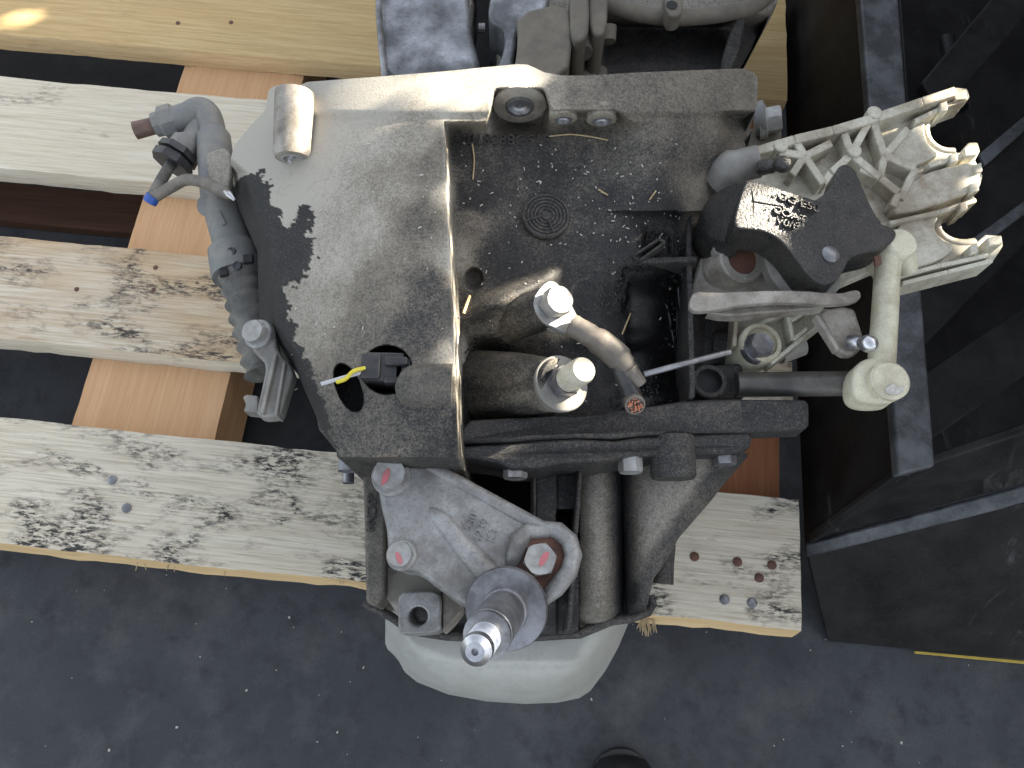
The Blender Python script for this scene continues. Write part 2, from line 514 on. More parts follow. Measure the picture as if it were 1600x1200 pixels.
def board(name, mat, x0, x1, y0, y1, z0, z1, parent, rough=.0012, nx=90, ny=10, seed=0, front=None, chipped=False):
    """a sawn board with slightly uneven arrises, in pallet coordinates"""
    vs, fs = [], []
    def P(i, j, top):
        u = i / nx; v = j / ny
        x = x0 + (x1 - x0) * u
        e0 = (noise.noise(Vector((x * 9, seed * 7.3, 1))) * 1.6 + noise.noise(Vector((x * 60, seed * 3.1, 4))) * .8) * rough
        e1 = (noise.noise(Vector((x * 9, seed * 5.7, 9))) * 1.6 + noise.noise(Vector((x * 60, seed * 2.3, 7))) * .8) * rough
        if chipped and not top:
            e0 -= .006 + .5 * max(0, .016 * noise.noise(Vector((x * 3.1, seed, 2)))) + .003 * noise.noise(Vector((x * 45, seed, 5)))
        elif front and not top:
            e0 -= .0045 + .002 * noise.noise(Vector((x * 30, seed, 5)))
        y = (y0 + e0) + (y1 + e1 - y0 - e0) * v
        z = (z1 if top else z0)
        if top:
            z += noise.noise(Vector((x * 6, y * 14, seed))) * rough * .6
            edge = min(v, 1 - v) * (y1 - y0)
            z -= max(0, .004 - edge) * .5 * (1 + noise.noise(Vector((x * 40, v * 9, seed))))
        xe = noise.noise(Vector((y * 70, seed, u * 3))) * rough * 1.2 if i in (0, nx) else 0
        return Vector((x + xe, y, z))
    for j in range(ny + 1):
        for i in range(nx + 1):
            vs.append(P(i, j, True))
    nb = len(vs)
    for j in (0, ny):
        for i in range(nx + 1):
            vs.append(P(i, j, False))
    W = nx + 1
    for j in range(ny):
        for i in range(nx):
            fs.append((j * W + i, j * W + i + 1, (j + 1) * W + i + 1, (j + 1) * W + i))
    for i in range(nx):
        fs.append((nb + i, nb + i + 1, i + 1, i))
        fs.append((ny * W + i, ny * W + i + 1, nb + W + i + 1, nb + W + i))
        fs.append((nb + i + 1, nb + i, nb + W + i, nb + W + i + 1))
    fs.append(tuple([nb] + [j * W for j in range(ny + 1)] + [nb + W]))
    fs.append(tuple([nb + W + nx] + [j * W + nx for j in range(ny, -1, -1)] + [nb + nx]))
    me = bpy.data.meshes.new(name)
    cx, cy = (x0 + x1) / 2, (y0 + y1) / 2
    me.from_pydata([v - Vector((cx, cy, 0)) for v in vs], [], fs)
    for p in me.polygons:
        p.use_smooth = True
    me.set_sharp_from_angle(angle=R(40))
    me.materials.append(MT[mat])
    if front:
        me.materials.append(MT[front])
        for k in range(nx):
            me.polygons[nx * ny + 3 * k].material_index = 1
    o = bpy.data.objects.new(name, me)
    COL.objects.link(o)
    o.parent = parent
    o.location = (cx, cy, 0)
    return o

DT = .030                        # deck board thickness
XL = -1.75
decks = [  # material, picture points on the back and front arris, label
    ('wood_mildew', (0, 652), (0, 836), 'bleached deck board blotched with black mildew and nail holes'),
    ('wood_tan', (0, 368), (0, 528), 'tan weathered deck board with scattered black stains'),
    ('wood_white', (0, 119), (0, 262), 'pale bleached deck board, nearly clean'),
    ('wood_yellow', (0, -105), (0, 52), 'yellowish clean deck board'),
    ('wood_yellow', (0, -330), (0, -185), None),
]
boards = []
for i, (mt, a, bb, lab) in enumerate(decks):
    y1 = pal(*a)[1]; y0 = pal(*bb)[1]
    if i == 0:
        y0 = 0.0
    o = board('deck_board', mt, XL, [0, -.005, -.012, -.004, -.01][i], y0, y1, ZP - DT, ZP, pallet, .0016, seed=i + 1, front=('wood_split' if i in (0, 3) else 'wood_white'), chipped=(i == 0))
    if lab:
        o['label'] = lab
    boards.append((o, y0, y1))
YB = boards[-1][2]
def px_beam(px0, px1, py):
    return pal(px0, py, -DT)[0], pal(px1, py, -DT)[0]
bl0, bl1 = px_beam(118, 345, 640)
beams = [('wood_fresh', bl0, bl1), ('wood_red', -.155, -.012), ('wood_fresh', XL, XL + .16)]
for i, (mt, a, c_) in enumerate(beams):
    # grain runs along the beam: build along X, then turn
    o = board('beam', mt, 0.004, YB - .004, -(c_ - a) / 2, (c_ - a) / 2, .022, ZP - DT - .0006, pallet, .0008, seed=20 + i)
    o.rotation_euler = (0, 0, R(90))
    o.location = ((a + c_) / 2, YB / 2, 0)
    if i == 1:
        o['label'] = 'reddish beam under the board ends'
for i, (ya, yb) in enumerate(((.03, .13), (pal(0, 345, -.125)[1], pal(0, 285, -.125)[1]), (YB - .14, YB - .02))):
    board('bottom_board', 'wood_dark', XL, -.01, min(ya, yb), max(ya, yb), .001, .0215, pallet, .001, seed=40 + i)

def nail(px, py, bd, r=.0045, mat='darksteel', depth=.0004):
    o_, y0, y1 = boards[bd]
    w = U(px, py, 0)
    l = Vector(pal(px, py)).to_3d()
    m = MB()
    m.lathe(Vector((l.x, l.y, ZP - .004)) - Vector((o_.location.x, o_.location.y, 0)), Vector((0, 0, 1)), [(0, r), (.004 + depth, r), (.004 + depth * 1.6, r * .7)], 12)
    me = m.build('nail', MT[mat])
    me.parent = o_
for px, py in ((278, 36), (361, 35)):
    nail(px, py, 3, .0035, 'rust')
for px, py in ((1085, 870), (1152, 878), (1206, 883), (1186, 903)):
    nail(px, py, 0, .0055, 'rust', .0014)
for px, py in ((1132, 937), (1175, 942), (176, 750), (198, 794)):
    nail(px, py, 0, .0058, 'darksteel', .0014)
for px, py in ((243, 418), (240, 453), (120, 452)):
    nail(px, py, 1, .0032, 'rust', .0006)

# splinters on the front arris of the front board
sp = MB()
for k in range(34):
    cx = 1000 + random.random() * 22 if k < 24 else random.choice((265, 215, 530, 350)) + random.random() * 12
    cy = 972 + random.random() * 8 if k < 24 else 838 + .12 * cx * .55 + 22
    p = U(cx, cy, -.012)
    q = p + Vector((random.uniform(-.006, .006), random.uniform(-.014, -.004), random.uniform(-.012, .006)))
    sp.tube([p + Vector((0, .006, 0)), q], [.0011, .0004], 5)
ob = sp.build('splinters', MT['straw'])
ob.parent = pallet
ob.matrix_parent_inverse = pallet.matrix_basis.inverted() if False else ob.matrix_parent_inverse
# express the splinters in the turned pallet's coordinates
for v in ob.data.vertices:
    w = Vector(v.co) - PR
    v.co = Vector((w.dot(pdx), w.dot(pdy), v.co.z))
ob['kind'] = 'stuff'

# ------------------------------------------------------------------ gearbox
GO = U(860, 560, 0)
gb = thing('gearbox', (GO.x, GO.y, ZP), 'oil stained dusty gearbox with cream gear linkage lying on the pallet', 'gearbox')

def heightfield(name, mat, parent, xl, xr, yt, yb, hf, nu, nv, tone=None, wet=None, skirt=(), ushape=None, label=None, vrange=None, uw=None, xmap=None):
    """top surface of a casting plus its closed sides and underside"""
    y0, y1 = vrange
    vs, fs, tn, wt = [], [], [], []
    us = uw if uw else [i / nu for i in range(nu + 1)]
    nu = len(us) - 1
    for j in range(nv + 1):
        v = j / nv
        yn = y0 + (y1 - y0) * v
        for ui, u in enumerate(us):
            if xmap:
                x = xmap(ui, yn)
                y = yn
                for _ in range(2):
                    a, b_ = yt(x), yb(x)
                    y = a + (b_ - a) * v
                    x = xmap(ui, y)
            else:
                x = xl(yn) + (xr(yn) - xl(yn)) * u
            a, b_ = yt(x), yb(x)
            y = a + (b_ - a) * v
            vs.append(U(x, y, hf(x, y)))
            tn.append(tone(x, y) if tone else .5)
            wt.append(wet(x, y) if wet else 0.0)
    W = nu + 1
    for j in range(nv):
        for i in range(nu):
            fs.append((j * W + i, (j + 1) * W + i, (j + 1) * W + i + 1, j * W + i + 1))
    loop = [i for i in range(W)] + [j * W + nu for j in range(1, nv + 1)] + [nv * W + i for i in range(nu - 1, -1, -1)] + [j * W for j in range(nv - 1, 0, -1)]
    c = sum((vs[i] for i in loop), Vector()) / len(loop)
    prev = loop
    for hh, sh in skirt:
        cur = []
        for i in loop:
            p = vs[i]
            z = ZP + hh if hh >= 0 else p.z + hh
            z = min(z, p.z)
            vs.append(Vector((p.x + (c.x - p.x) * sh, p.y + (c.y - p.y) * sh, z)))
            tn.append(tn[i] * .8); wt.append(0)
            cur.append(len(vs) - 1)
        n = len(loop)
        for k in range(n):
            l = (k + 1) % n
            fs.append((prev[k], prev[l], cur[l], cur[k]))
        prev = cur
    if skirt:
        fs.append(tuple(reversed(prev)))
    me = bpy.data.meshes.new(name)
    off = ORG[parent.name]
    me.from_pydata([v - off for v in vs], [], fs)
    for nm, arr in (('tone', tn), ('wet', wt)):
        at = me.attributes.new(nm, 'FLOAT', 'POINT')
        at.data.foreach_set('value', arr)
    for p in me.polygons:
        p.use_smooth = True
    me.set_sharp_from_angle(angle=R(50))
    me.materials.append(mat)
    o = bpy.data.objects.new(name, me)
    COL.objects.link(o)
    o.parent = parent
    ORG[o.name] = off
    if label:
        o['label'] = label
    return o

# --- bell housing ---------------------------------------------------
def ridge(y):
    return 689 + (y - 112) * .0465
XLB = [(100, 424), (133, 421), (170, 415), (200, 388), (226, 366), (250, 360), (300, 366), (326, 373), (392, 402), (505, 405), (560, 441), (580, 463), (668, 502), (700, 525), (722, 527)]
XRB = [(100, 1176), (112, 1180), (122, 1184), (165, 1183), (205, 1170), (245, 1162), (300, 1124), (350, 1095), (400, 1084), (560, 1086), (620, 1082), (660, 1150), (720, 1160)]
YTB = [(350, 160), (415, 146), (425, 136), (440, 132), (462, 131), (466, 134), (480, 128), (600, 119), (688, 112), (780, 103), (808, 100), (824, 101), (836, 106), (850, 113), (880, 118), (920, 118), (1000, 113), (1100, 109), (1160, 107), (1176, 112), (1190, 124)]
DLT = [(190, 0), (204, .033), (300, .042), (450, .055), (640, .075), (722, .08)]
CREASE = [(200, 340), (240, 352), (270, 388), (330, 402), (400, 425), (510, 436), (560, 470), (660, 515), (720, 530)]
HOLES = [(605, 578, 40, 39, 0, .035), (545, 606, 20, 41, -22, .030)]
def hb(x, y):
    r = ridge(y)
    if x <= r:
        t = clamp((r - x) / (r - 400), 0, 1.3)
        h = .45 - .050 * t * t - .006 * sstep(.0, .12, 1 - (x - 420) / 40 if False else 0)
        d = max(0.0, interp(CREASE, y) - x)
        h -= min(.06, d * .0016)
        h -= sstep(620, 720, y) * .012
        # flange rim a little proud of the panel
        h += .004 * (1 - sstep(172, 186, y)) * sstep(470, 490, x)
        for cx, cy, a, b_, rot, dp in HOLES:
            dx, dy = x - cx, y - cy
            ca, sa = math.cos(R(rot)), math.sin(R(rot))
            e = math.hypot((dx * ca + dy * sa) / a, (-dx * sa + dy * ca) / b_)
            h -= dp * (1 - sstep(.93, 1.0, e))
        return h
    off = 53 * sstep(758, 778, x) * (1 - sstep(846, 866, x)) + 18 * sstep(846, 866, x) * (1 - sstep(962, 990, x))
    dl = interp(DLT, y + off * (1 - sstep(196, 216, y))) + .010 * sstep(765, 780, x) * (1 - sstep(844, 860, x)) * sstep(138, 150, y) * (1 - sstep(190, 216, y))
    w = max(2.5, (800 - r) * dl / .47)
    s = clamp((x - r) / w)
    blend = 1 - .55 * sstep(880, 1080, x) * (1 - sstep(195, 330, y))
    # the step below the rim fades out to the right
    fl = dl * s * blend
    if y < 330:
        soft = .03 * sstep(150, 330, y)
        k = sstep(930, 1040, x)
        fl = fl * (1 - k) + soft * k
    h = .45 - fl
    h += .004 * (1 - sstep(172, 186, y))
    h -= .055 * clamp((x - 930) / 250) ** 2 * (1 + .8 * sstep(200, 420, y))
    h -= .026 * sstep(1120, 1140, x) * sstep(172, 184, y) * (1 - sstep(190, 260, y))
    # oil pocket between the right hand webs
    q = sstep(930, 990, x) * (1 - sstep(1056, 1074, x)) * sstep(406, 470, y) * (1 - sstep(590, 625, y))
    h -= .022 * q
    q = sstep(1000, 1012, x) * (1 - sstep(1040, 1052, x)) * sstep(340, 380, y) * (1 - sstep(395, 404, y))
    h -= .008 * q
    # pocket in the lower left corner of the recess
    q = sstep(r + w, r + w + 20, x) * (1 - sstep(800, 870, x)) * sstep(520, 560, y) * (1 - sstep(640, 672, y))
    h -= .018 * q
    # swelling that carries the earth bolt
    h += .016 * math.exp(-((x - 800) / 75) ** 2 - ((y - 480) / 45) ** 2)
    # oblique swelling running up to the earth bolt
    t_ = clamp((x - 722) / 155)
    ly = 498 - 76 * t_
    if 715 < x < 900:
        h += .010 * math.exp(-((y - ly) / 16) ** 2) * (1 - sstep(850, 895, x))
    h -= .010 * (1 - sstep(.6, 1.0, math.hypot((x - 740) / 17, (y - 436) / 19)))
    # gully between boss and shaft tunnel
    h += .012 * math.exp(-((x - 960) / 60) ** 2 - ((y - 530) / 16) ** 2)
    return h
TONES = [(450, 300, .85), (440, 240, .86), (560, 200, .78), (650, 210, .62), (560, 350, .66), (655, 340, .34), (682, 260, .40), (600, 450, .40), (675, 450, .24),
         (500, 480, .60), (560, 520, .38), (655, 520, .2), (550, 665, .25), (690, 640, .17), (450, 190, .88), (380, 235, .9), (600, 140, .82), (500, 150, .85), (620, 300, .55), (510, 400, .7),
         (740, 150, .72), (760, 190, .55), (725, 235, .16), (800, 225, .22), (800, 275, .24), (900, 225, .28), (1000, 170, .34), (1100, 140, .38), (1150, 200, .40), (1060, 210, .30), (1000, 250, .30),
         (1100, 250, .32), (740, 310, .10), (850, 275, .15), (860, 345, .34), (950, 320, .20), (780, 400, .13), (900, 400, .18), (1010, 380, .07), (1040, 330, .14), (1105, 290, .55),
         (1095, 330, .5), (735, 345, .42), (725, 300, .15), (755, 470, .2), (840, 425, .2), (930, 440, .10), (946, 465, .05), (1000, 480, .01), (1050, 470, .01), (1080, 500, .04), (960, 560, .06), (760, 560, .12),
         (740, 610, .10), (730, 660, .12), (830, 120, .9), (870, 150, .55), (900, 150, .38), (950, 140, .34), (790, 500, .42), (700, 300, .62), (702, 150, .8), (706, 400, .6), (712, 560, .7)]
def tone_b(x, y):
    sw = sv = 0
    for a, b_, t in TONES:
        d = (x - a) ** 2 + (y - b_) ** 2 + 60
        w = 1 / (d * d)
        sw += w; sv += w * t
    t = sv / sw
    ja = .25 + .75 * sstep(370, 400, x)
    jx = x + ja * (noise.noise(Vector((x * .05, y * .05, 3))) * 16 + noise.noise(Vector((x * .17, y * .17, 8))) * 9)
    jy = y + ja * (noise.noise(Vector((x * .05, y * .05, 13))) * 16 + noise.noise(Vector((x * .17, y * .17, 18))) * 12)
    if inpoly(BLOT, jx, jy):
        t = .02 + .05 * noise.noise(Vector((x * .03, y * .03, 1)))
    if x > ridge(y) + 8:
        t -= .07 * sstep(200, 240, y)
    # paler along the ridge
    d = abs(x - ridge(y) - 3)
    if y > 112:
        t += .35 * math.exp(-(d / 5) ** 2)
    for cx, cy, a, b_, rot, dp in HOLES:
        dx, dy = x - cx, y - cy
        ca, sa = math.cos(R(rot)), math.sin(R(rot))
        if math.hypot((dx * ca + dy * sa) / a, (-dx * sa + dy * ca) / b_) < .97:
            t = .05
    return t
BLOT = [(376, 276), (388, 272), (406, 268), (418, 284), (426, 318), (446, 350), (462, 345), (474, 318), (484, 330), (482, 368), (494, 392), (492, 416), (476, 424), (466, 444),
        (452, 438), (448, 470), (456, 500), (470, 545), (500, 610), (516, 670), (520, 720), (380, 720), (320, 400), (318, 306), (352, 300)]
BLOT2 = [(322, 236), (346, 234), (344, 256), (338, 276), (330, 290), (324, 300)]
def wet_b(x, y):
    q = sstep(955, 985, x + 14 * noise.noise(Vector((x * .06, y * .06, 2)))) * (1 - sstep(1085, 1090, x)) * sstep(395, 425, y) * (1 - sstep(640, 660, y))
    q2 = sstep(725, 735, x) * (1 - sstep(790, 810, x)) * sstep(500, 540, y) * .8
    q3 = sstep(980, 1010, x) * sstep(350, 370, y) * (1 - sstep(395, 405, y)) * .6
    return clamp(max(q, q2, q3))
uw = [i / 366 for i in range(367)]
def xmap_b(i, y):
    r = ridge(y)
    w = max(2.5, (800 - r) * interp(DLT, y) / .47)
    if i <= 130:
        a = interp(XLB, y)
        return a + (r - a) * i / 130
    if i <= 136:
        return r + w * (i - 130) / 6
    c_ = interp(XRB, y)
    return r + w + (c_ - r - w) * (i - 136) / 230
heightfield('bell_housing', MT['cast'], gb, lambda y: interp(XLB, y), lambda y: interp(XRB, y), lambda x: interp(YTB, x), lambda x: 714 - 24 * sstep(722, 740, x), hb, 360, 280,
            tone_b, wet_b, ((-.012, .004), (.28, .03), (.10, .25), (.0, .5)), vrange=(100, 722), uw=uw, xmap=xmap_b)

def surfpt(x, y, dh=0):
    return U(x, y, hb(x, y) + dh)

# bosses of the bell flange with their threaded inserts
AXF = Vector((0, -.97, -.24)).normalized()
def boss(px, py, h, r, back, hole_r, mat='cast', name='flange_boss', bright='steel', axis=AXF):
    p = U(px, py, h)
    m = MB()
    m.lathe(p - axis * back, axis, [(0, r * 1.0), (back * .92, r), (back, r * .88), (back + .0004, hole_r), (back - .006, hole_r * .95)], 32)
    o = m.build(name, MT[mat], gb, angle=40, tone=.5)
    k = MB()
    k.lathe(p - axis * .004, axis, [(0, hole_r * .99), (.0048, hole_r * .99), (.0052, hole_r * .75), (.002, hole_r * .68)], 24)
    k.build('threaded_insert', MT[bright], o, angle=30)
    return o
boss(457, 247, .4230, .0148, .052, .0092, 'alu_dusty')
boss(812, 166, .4335, .0205, .012, .0115, 'alu_dusty', axis=Vector((0, -1, 0)))
boss(880, 187, .4425, .0105, .010, .0065, 'cast')
boss(940, 189, .4415, .0112, .010, .0072, 'cast')
boss(1152, 178, .3870, .0120, .032, .0055, 'cast')

# round cast plug with concentric rings
pl = surfpt(853, 340)
m = MB()
rp = 38 * M(853, 340, .405)
prof = [(-.004, rp), (.0035, rp), (.0045, rp * .95), (.0045, rp * .86)]
for k in range(5):
    r0 = rp * (.84 - k * .15)
    prof += [(.0034, r0), (.0034, r0 - rp * .03), (.0044, r0 - rp * .05), (.0044, r0 - rp * .12)]
m.lathe(pl, Vector((.05, -.1, 1)), prof, 40)
m.build('cast_disc', MT['case'], gb, angle=30)
m = MB()
for k, a in enumerate((200, 290, 70)):
    d = Vector((math.cos(R(a)), math.sin(R(a)), 0))
    m.box(pl + d * rp * .55 + Vector((0, 0, .0046)), d * rp * .34, d.cross(Vector((0, 0, 1))) * .0006, Vector((0, 0, .0005)))
m.build('disc_index_line', MT['case'], gb)

# webs inside the recess
def web(name, pts, w, hfun, depth=.03, mat='case', bev=.0012):
    m = MB()
    for p, q in zip(pts, pts[1:]):
        m.strip((p[0], p[1], hfun(*p)), (q[0], q[1], hfun(*q)), w, 0, depth)
    return m.build(name, MT[mat], gb, bevel=bev)
web('recess_web', [(948, 408), (1090, 404)], 9, lambda x, y: .395 - (x - 948) / 142 * .012, .05)
web('recess_web', [(1076, 330), (1078, 440), (1082, 620)], 9, lambda x, y: .375 + (y - 330) / 290 * .012, .05)
web('cast_mark', [(988, 400), (1030, 372), (1040, 377), (999, 406), (988, 400)], 4, lambda x, y: hb(1000, 405) + .004, .012)
# tunnel on the panel, left of the ridge
m = MB()
m.tube([U(637, 606, .441), U(640, 606, .4425), U(648, 606, .4435), U(708, 606, .4440)], [.0100, .0140, .0158, .0160], 30)
m.build('sensor_tunnel', MT['case'], gb, angle=60, tone=lambda v: .34 - .9 * max(0, v.x + .058))

# embossed casting number in the recess
def text(parent, body, p, size, xdir, ndir, mat, name='embossed_number', depth=.0012):
    cu = bpy.data.curves.new(name, 'FONT')
    cu.body = body
    cu.size = size
    cu.extrude = depth
    cu.align_x = 'CENTER'; cu.align_y = 'CENTER'
    tmp = bpy.data.objects.new(name, cu)
    COL.objects.link(tmp)
    dg = bpy.context.evaluated_depsgraph_get()
    me = bpy.data.meshes.new_from_object(tmp.evaluated_get(dg))
    bpy.data.objects.remove(tmp)
    x = xdir.normalized(); z = ndir.normalized(); y = z.cross(x).normalized(); x = y.cross(z)
    off = ORG[parent.name]
    for v in me.vertices:
        v.co = p - off + x * v.co.x + y * v.co.y + z * v.co.z
    me.materials.clear()
    me.materials.append(mat)
    at = me.attributes.new('tone', 'FLOAT', 'POINT')
    at.data.foreach_set('value', [.22] * len(me.vertices))
    o = bpy.data.objects.new(name, me)
    COL.objects.link(o)
    o.parent = parent
    return o
text(gb, '018088G510', surfpt(795, 220, .0006), .0125, Vector((1, -.02, 0)), Vector((0, -.15, 1)), MT['case'])

# --- joint flanges ----------------------------------------------------
m = MB()
m.prism([(716, 692, .400), (722, 668, .400), (735, 656, .400), (800, 652, .400), (870, 650, .400), (905, 648, .397), (960, 642, .393), (1020, 634, .388), (1066, 626, .384), (1112, 623, .380),
         (1160, 624, .376), (1164, 674, .376), (1110, 675, .380), (1000, 679, .390), (960, 684, .393), (900, 682, .397), (850, 684, .400), (790, 689, .400)], depth=.10)
m.build('housing_flange', MT['case'], gb, bevel=.002, seg=2, tone=lambda v: .10 + .35 * clamp(noise.noise(v * 22)))
m = MB()
m.prism([(1140, 623, .377), (1258, 624, .370), (1264, 630, .370), (1265, 664, .370), (1258, 671, .370), (1140, 675, .377)], depth=.022)
m.build('flange_arm', MT['case'], gb, bevel=.003, seg=3, tone=.14)
m = MB()
m.prism([(525, 700, .388), (600, 704, .400), (716, 698, .400), (790, 692, .396), (850, 687, .396), (900, 685, .394), (962, 688, .390), (1000, 682, .386), (1100, 678, .378), (1168, 674, .370), (1176, 682, .369),
         (1172, 700, .369), (1150, 708, .370), (1090, 708, .375), (1030, 712, .380), (985, 712, .386), (960, 716, .390), (930, 721, .392), (880, 722, .394), (850, 730, .395), (800, 731, .396), (776, 722, .396), (740, 716, .397), (640, 713, .400), (560, 711, .394), (526, 712, .388)], depth=.045)
m.build('case_flange', MT['case'], gb, bevel=.002, seg=2, tone=lambda v: .10 + .35 * clamp(noise.noise(v * 22)))
# boss under the flange, right
m = MB()
p = U(1052, 724, .372)
m.lathe(p + Vector((0, .02, 0)), Vector((0, -1, -.1)), [(0, .0165), (.029, .0165), (.031, .015)], 28)
m.build('flange_boss', MT['case'], gb, angle=40)
for px, py, h in ((702, 724, .375), (805, 737, .380), (985, 728, .375), (1132, 716, .358), (545, 726, .36)):
    hexbolt(gb, MT['bolt' if px in (805, 985) else 'darksteel'], U(px, py, h) + Vector((0, .006, 0)), Vector((0, -1, -.05)), .0088, .011, name='flange_bolt', rot=random.random())
m = MB()
m.tube([U(545, 716, .34), U(544, 755, .34)], .0045, 14)
m.build('dowel_stud', MT['darksteel'], gb)

# --- gear case --------------------------------------------------------
XLC = [(715, 570), (930, 571), (950, 585), (1000, 640)]
XRC = [(715, 1168), (760, 1136), (800, 1110), (870, 1060), (905, 1046), (945, 1022), (1000, 1010)]
def hc(x, y):
    h = .335
    # left flange strip
    h += .012 * (1 - sstep(590, 600, x))
    # deep dark cavity behind the bracket
    q = sstep(690, 705, x) * (1 - sstep(828, 834, x)) * (1 - sstep(930, 950, y))
    h -= .10 * q
    # the middle web pair
    q = sstep(834, 838, x) * (1 - sstep(868, 873, x))
    h += .024 * q
    q = sstep(868, 873, x) * (1 - sstep(904, 906, x))
    h += .016 * q * (1 - sstep(795, 805, y)) - .05 * q * sstep(795, 805, y) * (1 - sstep(835, 850, y)) + .016 * q * sstep(835, 850, y)
    # three swelling lobes narrowing downwards
    if x > 904:
        k = (y - 715) / 270
        c1, w1 = 932, 34
        v = 972 + 8 * k                       # valley
        l1 = max(0, 1 - ((x - 932) / 42) ** 2) ** .5
        e_ = interp(XRC, y)
        w2 = max(12, (e_ - v) / 2)
        c2 = v + w2
        l2 = max(0, 1 - abs((x - c2) / (w2 * 1.04)) ** 2.6) ** .5
        h = .312 + .036 * max(l1, l2)
        h += .010 * (1 - k) * l2
        h -= .012 * k
    h -= .030 * sstep(940, 992, y)
    return h
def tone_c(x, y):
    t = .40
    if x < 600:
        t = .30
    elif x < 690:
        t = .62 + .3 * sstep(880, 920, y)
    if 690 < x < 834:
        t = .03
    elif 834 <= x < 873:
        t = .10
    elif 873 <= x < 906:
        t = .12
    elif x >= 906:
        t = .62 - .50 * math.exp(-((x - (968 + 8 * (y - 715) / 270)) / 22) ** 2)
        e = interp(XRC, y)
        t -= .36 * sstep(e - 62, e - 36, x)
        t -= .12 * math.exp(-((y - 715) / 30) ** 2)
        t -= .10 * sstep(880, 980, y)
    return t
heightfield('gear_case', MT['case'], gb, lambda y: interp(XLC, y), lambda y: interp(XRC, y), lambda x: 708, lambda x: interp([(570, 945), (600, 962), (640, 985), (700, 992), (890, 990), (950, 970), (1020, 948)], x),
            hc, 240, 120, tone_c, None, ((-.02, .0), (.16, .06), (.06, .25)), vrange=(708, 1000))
# left flange strip of the case
m = MB()
m.prism([(566, 716), (600, 716), (603, 800), (600, 930), (586, 948), (572, 942), (570, 850)], .352, .10)
m.build('case_side_flange', MT['case'], gb, bevel=.002, tone=.42)
text(gb, '20CN4', U(580, 800, .3525), .010, Vector((0, -1, 0)), Vector((0, 0, 1)), MT['case'], 'cast_letters', .0008)
# bead round the lower end of the case
m = MB()
bead = [(570, 940), (584, 950), (612, 964), (640, 985), (700, 993), (800, 996), (890, 992), (905, 990), (930, 980), (955, 970), (985, 966), (1012, 956), (1020, 944), (1016, 930)]
pts = [U(x, y, .312 - .01 * (x > 1000)) for x, y in bead]
m.tube(pts, [.0036 + .0012 * noise.noise(Vector((i * .9, 3, 0))) for i in range(len(pts))], 12)
m.build('case_rim', MT['case'], gb, angle=60)
# small bosses on the case
m = MB()
m.tube([U(1042, 850, .305), U(1036, 880, .307), U(1034, 912, .305)], [.0070, .0085, .0090], 22)
m.build('drain_boss', MT['case'], gb, angle=50)
# web plates
m = MB()
m.prism([(904, 722), (911, 722), (906, 800), (900, 870), (893, 985), (886, 985), (893, 870)], .366, .08)
m.build('case_web', MT['case'], gb, bevel=.0012)
m = MB()
m.prism([(832, 724), (838, 724), (838, 800), (832, 830)], .362, .08)
m.build('case_web', MT['case'], gb, bevel=.0012)
# lug with a through hole
m = MB()
lug = U(652, 962, .350)
outer = [(622, 925), (682, 922), (690, 930), (688, 988), (626, 992), (622, 984)]
inner = arc(653, 963, 15, 0, 360, 24)[:-1]
# a plate with a real hole: two matching rings of points
ro = []
for (ix, iy) in inner:
    a = math.atan2(iy - 963, ix - 653)
    best = None
    for k in range(len(outer)):
        x1, y1 = outer[k]; x2, y2 = outer[(k + 1) % len(outer)]
        dx, dy = math.cos(a), math.sin(a)
        den = dx * (y2 - y1) - dy * (x2 - x1)
        if abs(den) < 1e-9:
            continue
        t = ((x1 - 653) * (y2 - y1) - (y1 - 963) * (x2 - x1)) / den
        s_ = ((x1 - 653) * dy - (y1 - 963) * dx) / den
        if t > 0 and -1e-6 <= s_ <= 1 + 1e-6:
            best = t
    ro.append((653 + math.cos(a) * best, 963 + math.sin(a) * best))
n = len(inner)
T = [U(x, y, .352) for x, y in ro]; TI = [U(x, y, .352) for x, y in inner]
dz = Vector((0, 0, -.05))
B = [p + dz for p in T]; BI = [p + Vector((.002, .003, -.022)) for p in TI]
m.add(T + TI + B + BI, [(i, (i + 1) % n, n + (i + 1) % n, n + i) for i in range(n)] + [(i, (i + 1) % n, 2 * n + (i + 1) % n, 2 * n + i) for i in range(n)] +
      [(n + i, n + (i + 1) % n, 3 * n + (i + 1) % n, 3 * n + i) for i in range(n)] + [tuple(range(3 * n, 4 * n))])
m.build('case_lug', MT['alu'], gb, bevel=.0015)
m = MB()
m.prism([(690, 925), (725, 935), (724, 955), (692, 990)], .347, .04)
m.build('lug_web', MT['alu_dusty'], gb, bevel=.002)

# --- end cover ----------------------------------------------------------
XLE = [(940, 600), (1000, 604), (1016, 606), (1030, 622), (1045, 630), (1068, 655), (1085, 700), (1096, 760), (1101, 820)]
XRE = [(940, 1000), (960, 988), (985, 978), (1045, 946), (1080, 922), (1090, 905), (1096, 880), (1101, 840)]
YBE = [(600, 1000), (605, 1014), (614, 1022), (624, 1034), (632, 1050), (652, 1066), (700, 1085), (760, 1096), (820, 1100), (870, 1098), (905, 1091), (922, 1080), (946, 1048), (966, 1012), (980, 978), (990, 955)]
def he(x, y):
    yb_ = interp(YBE, x)
    d = max(0.0, yb_ - y)
    r = clamp(1 - d / 62)
    h = .292 - .055 * r * r - .02 * r ** 8
    xl_ = interp(XLE, y); xr_ = interp(XRE, y)
    e = clamp(1 - (x - xl_) / 40); h -= .03 * e * e
    e = clamp(1 - (xr_ - x) / 60); h -= .04 * e * e
    h -= .0020 * sstep(1032, 1040, y) * 1
    return h
heightfield('end_cover', MT['cover'], gb, lambda y: 602, lambda y: 990, lambda x: 940, lambda x: interp(YBE, x),
            he, 110, 60, None, None, ((.18, .02), (.05, .12)), vrange=(940, 1101), label='smooth pale grey end cover')

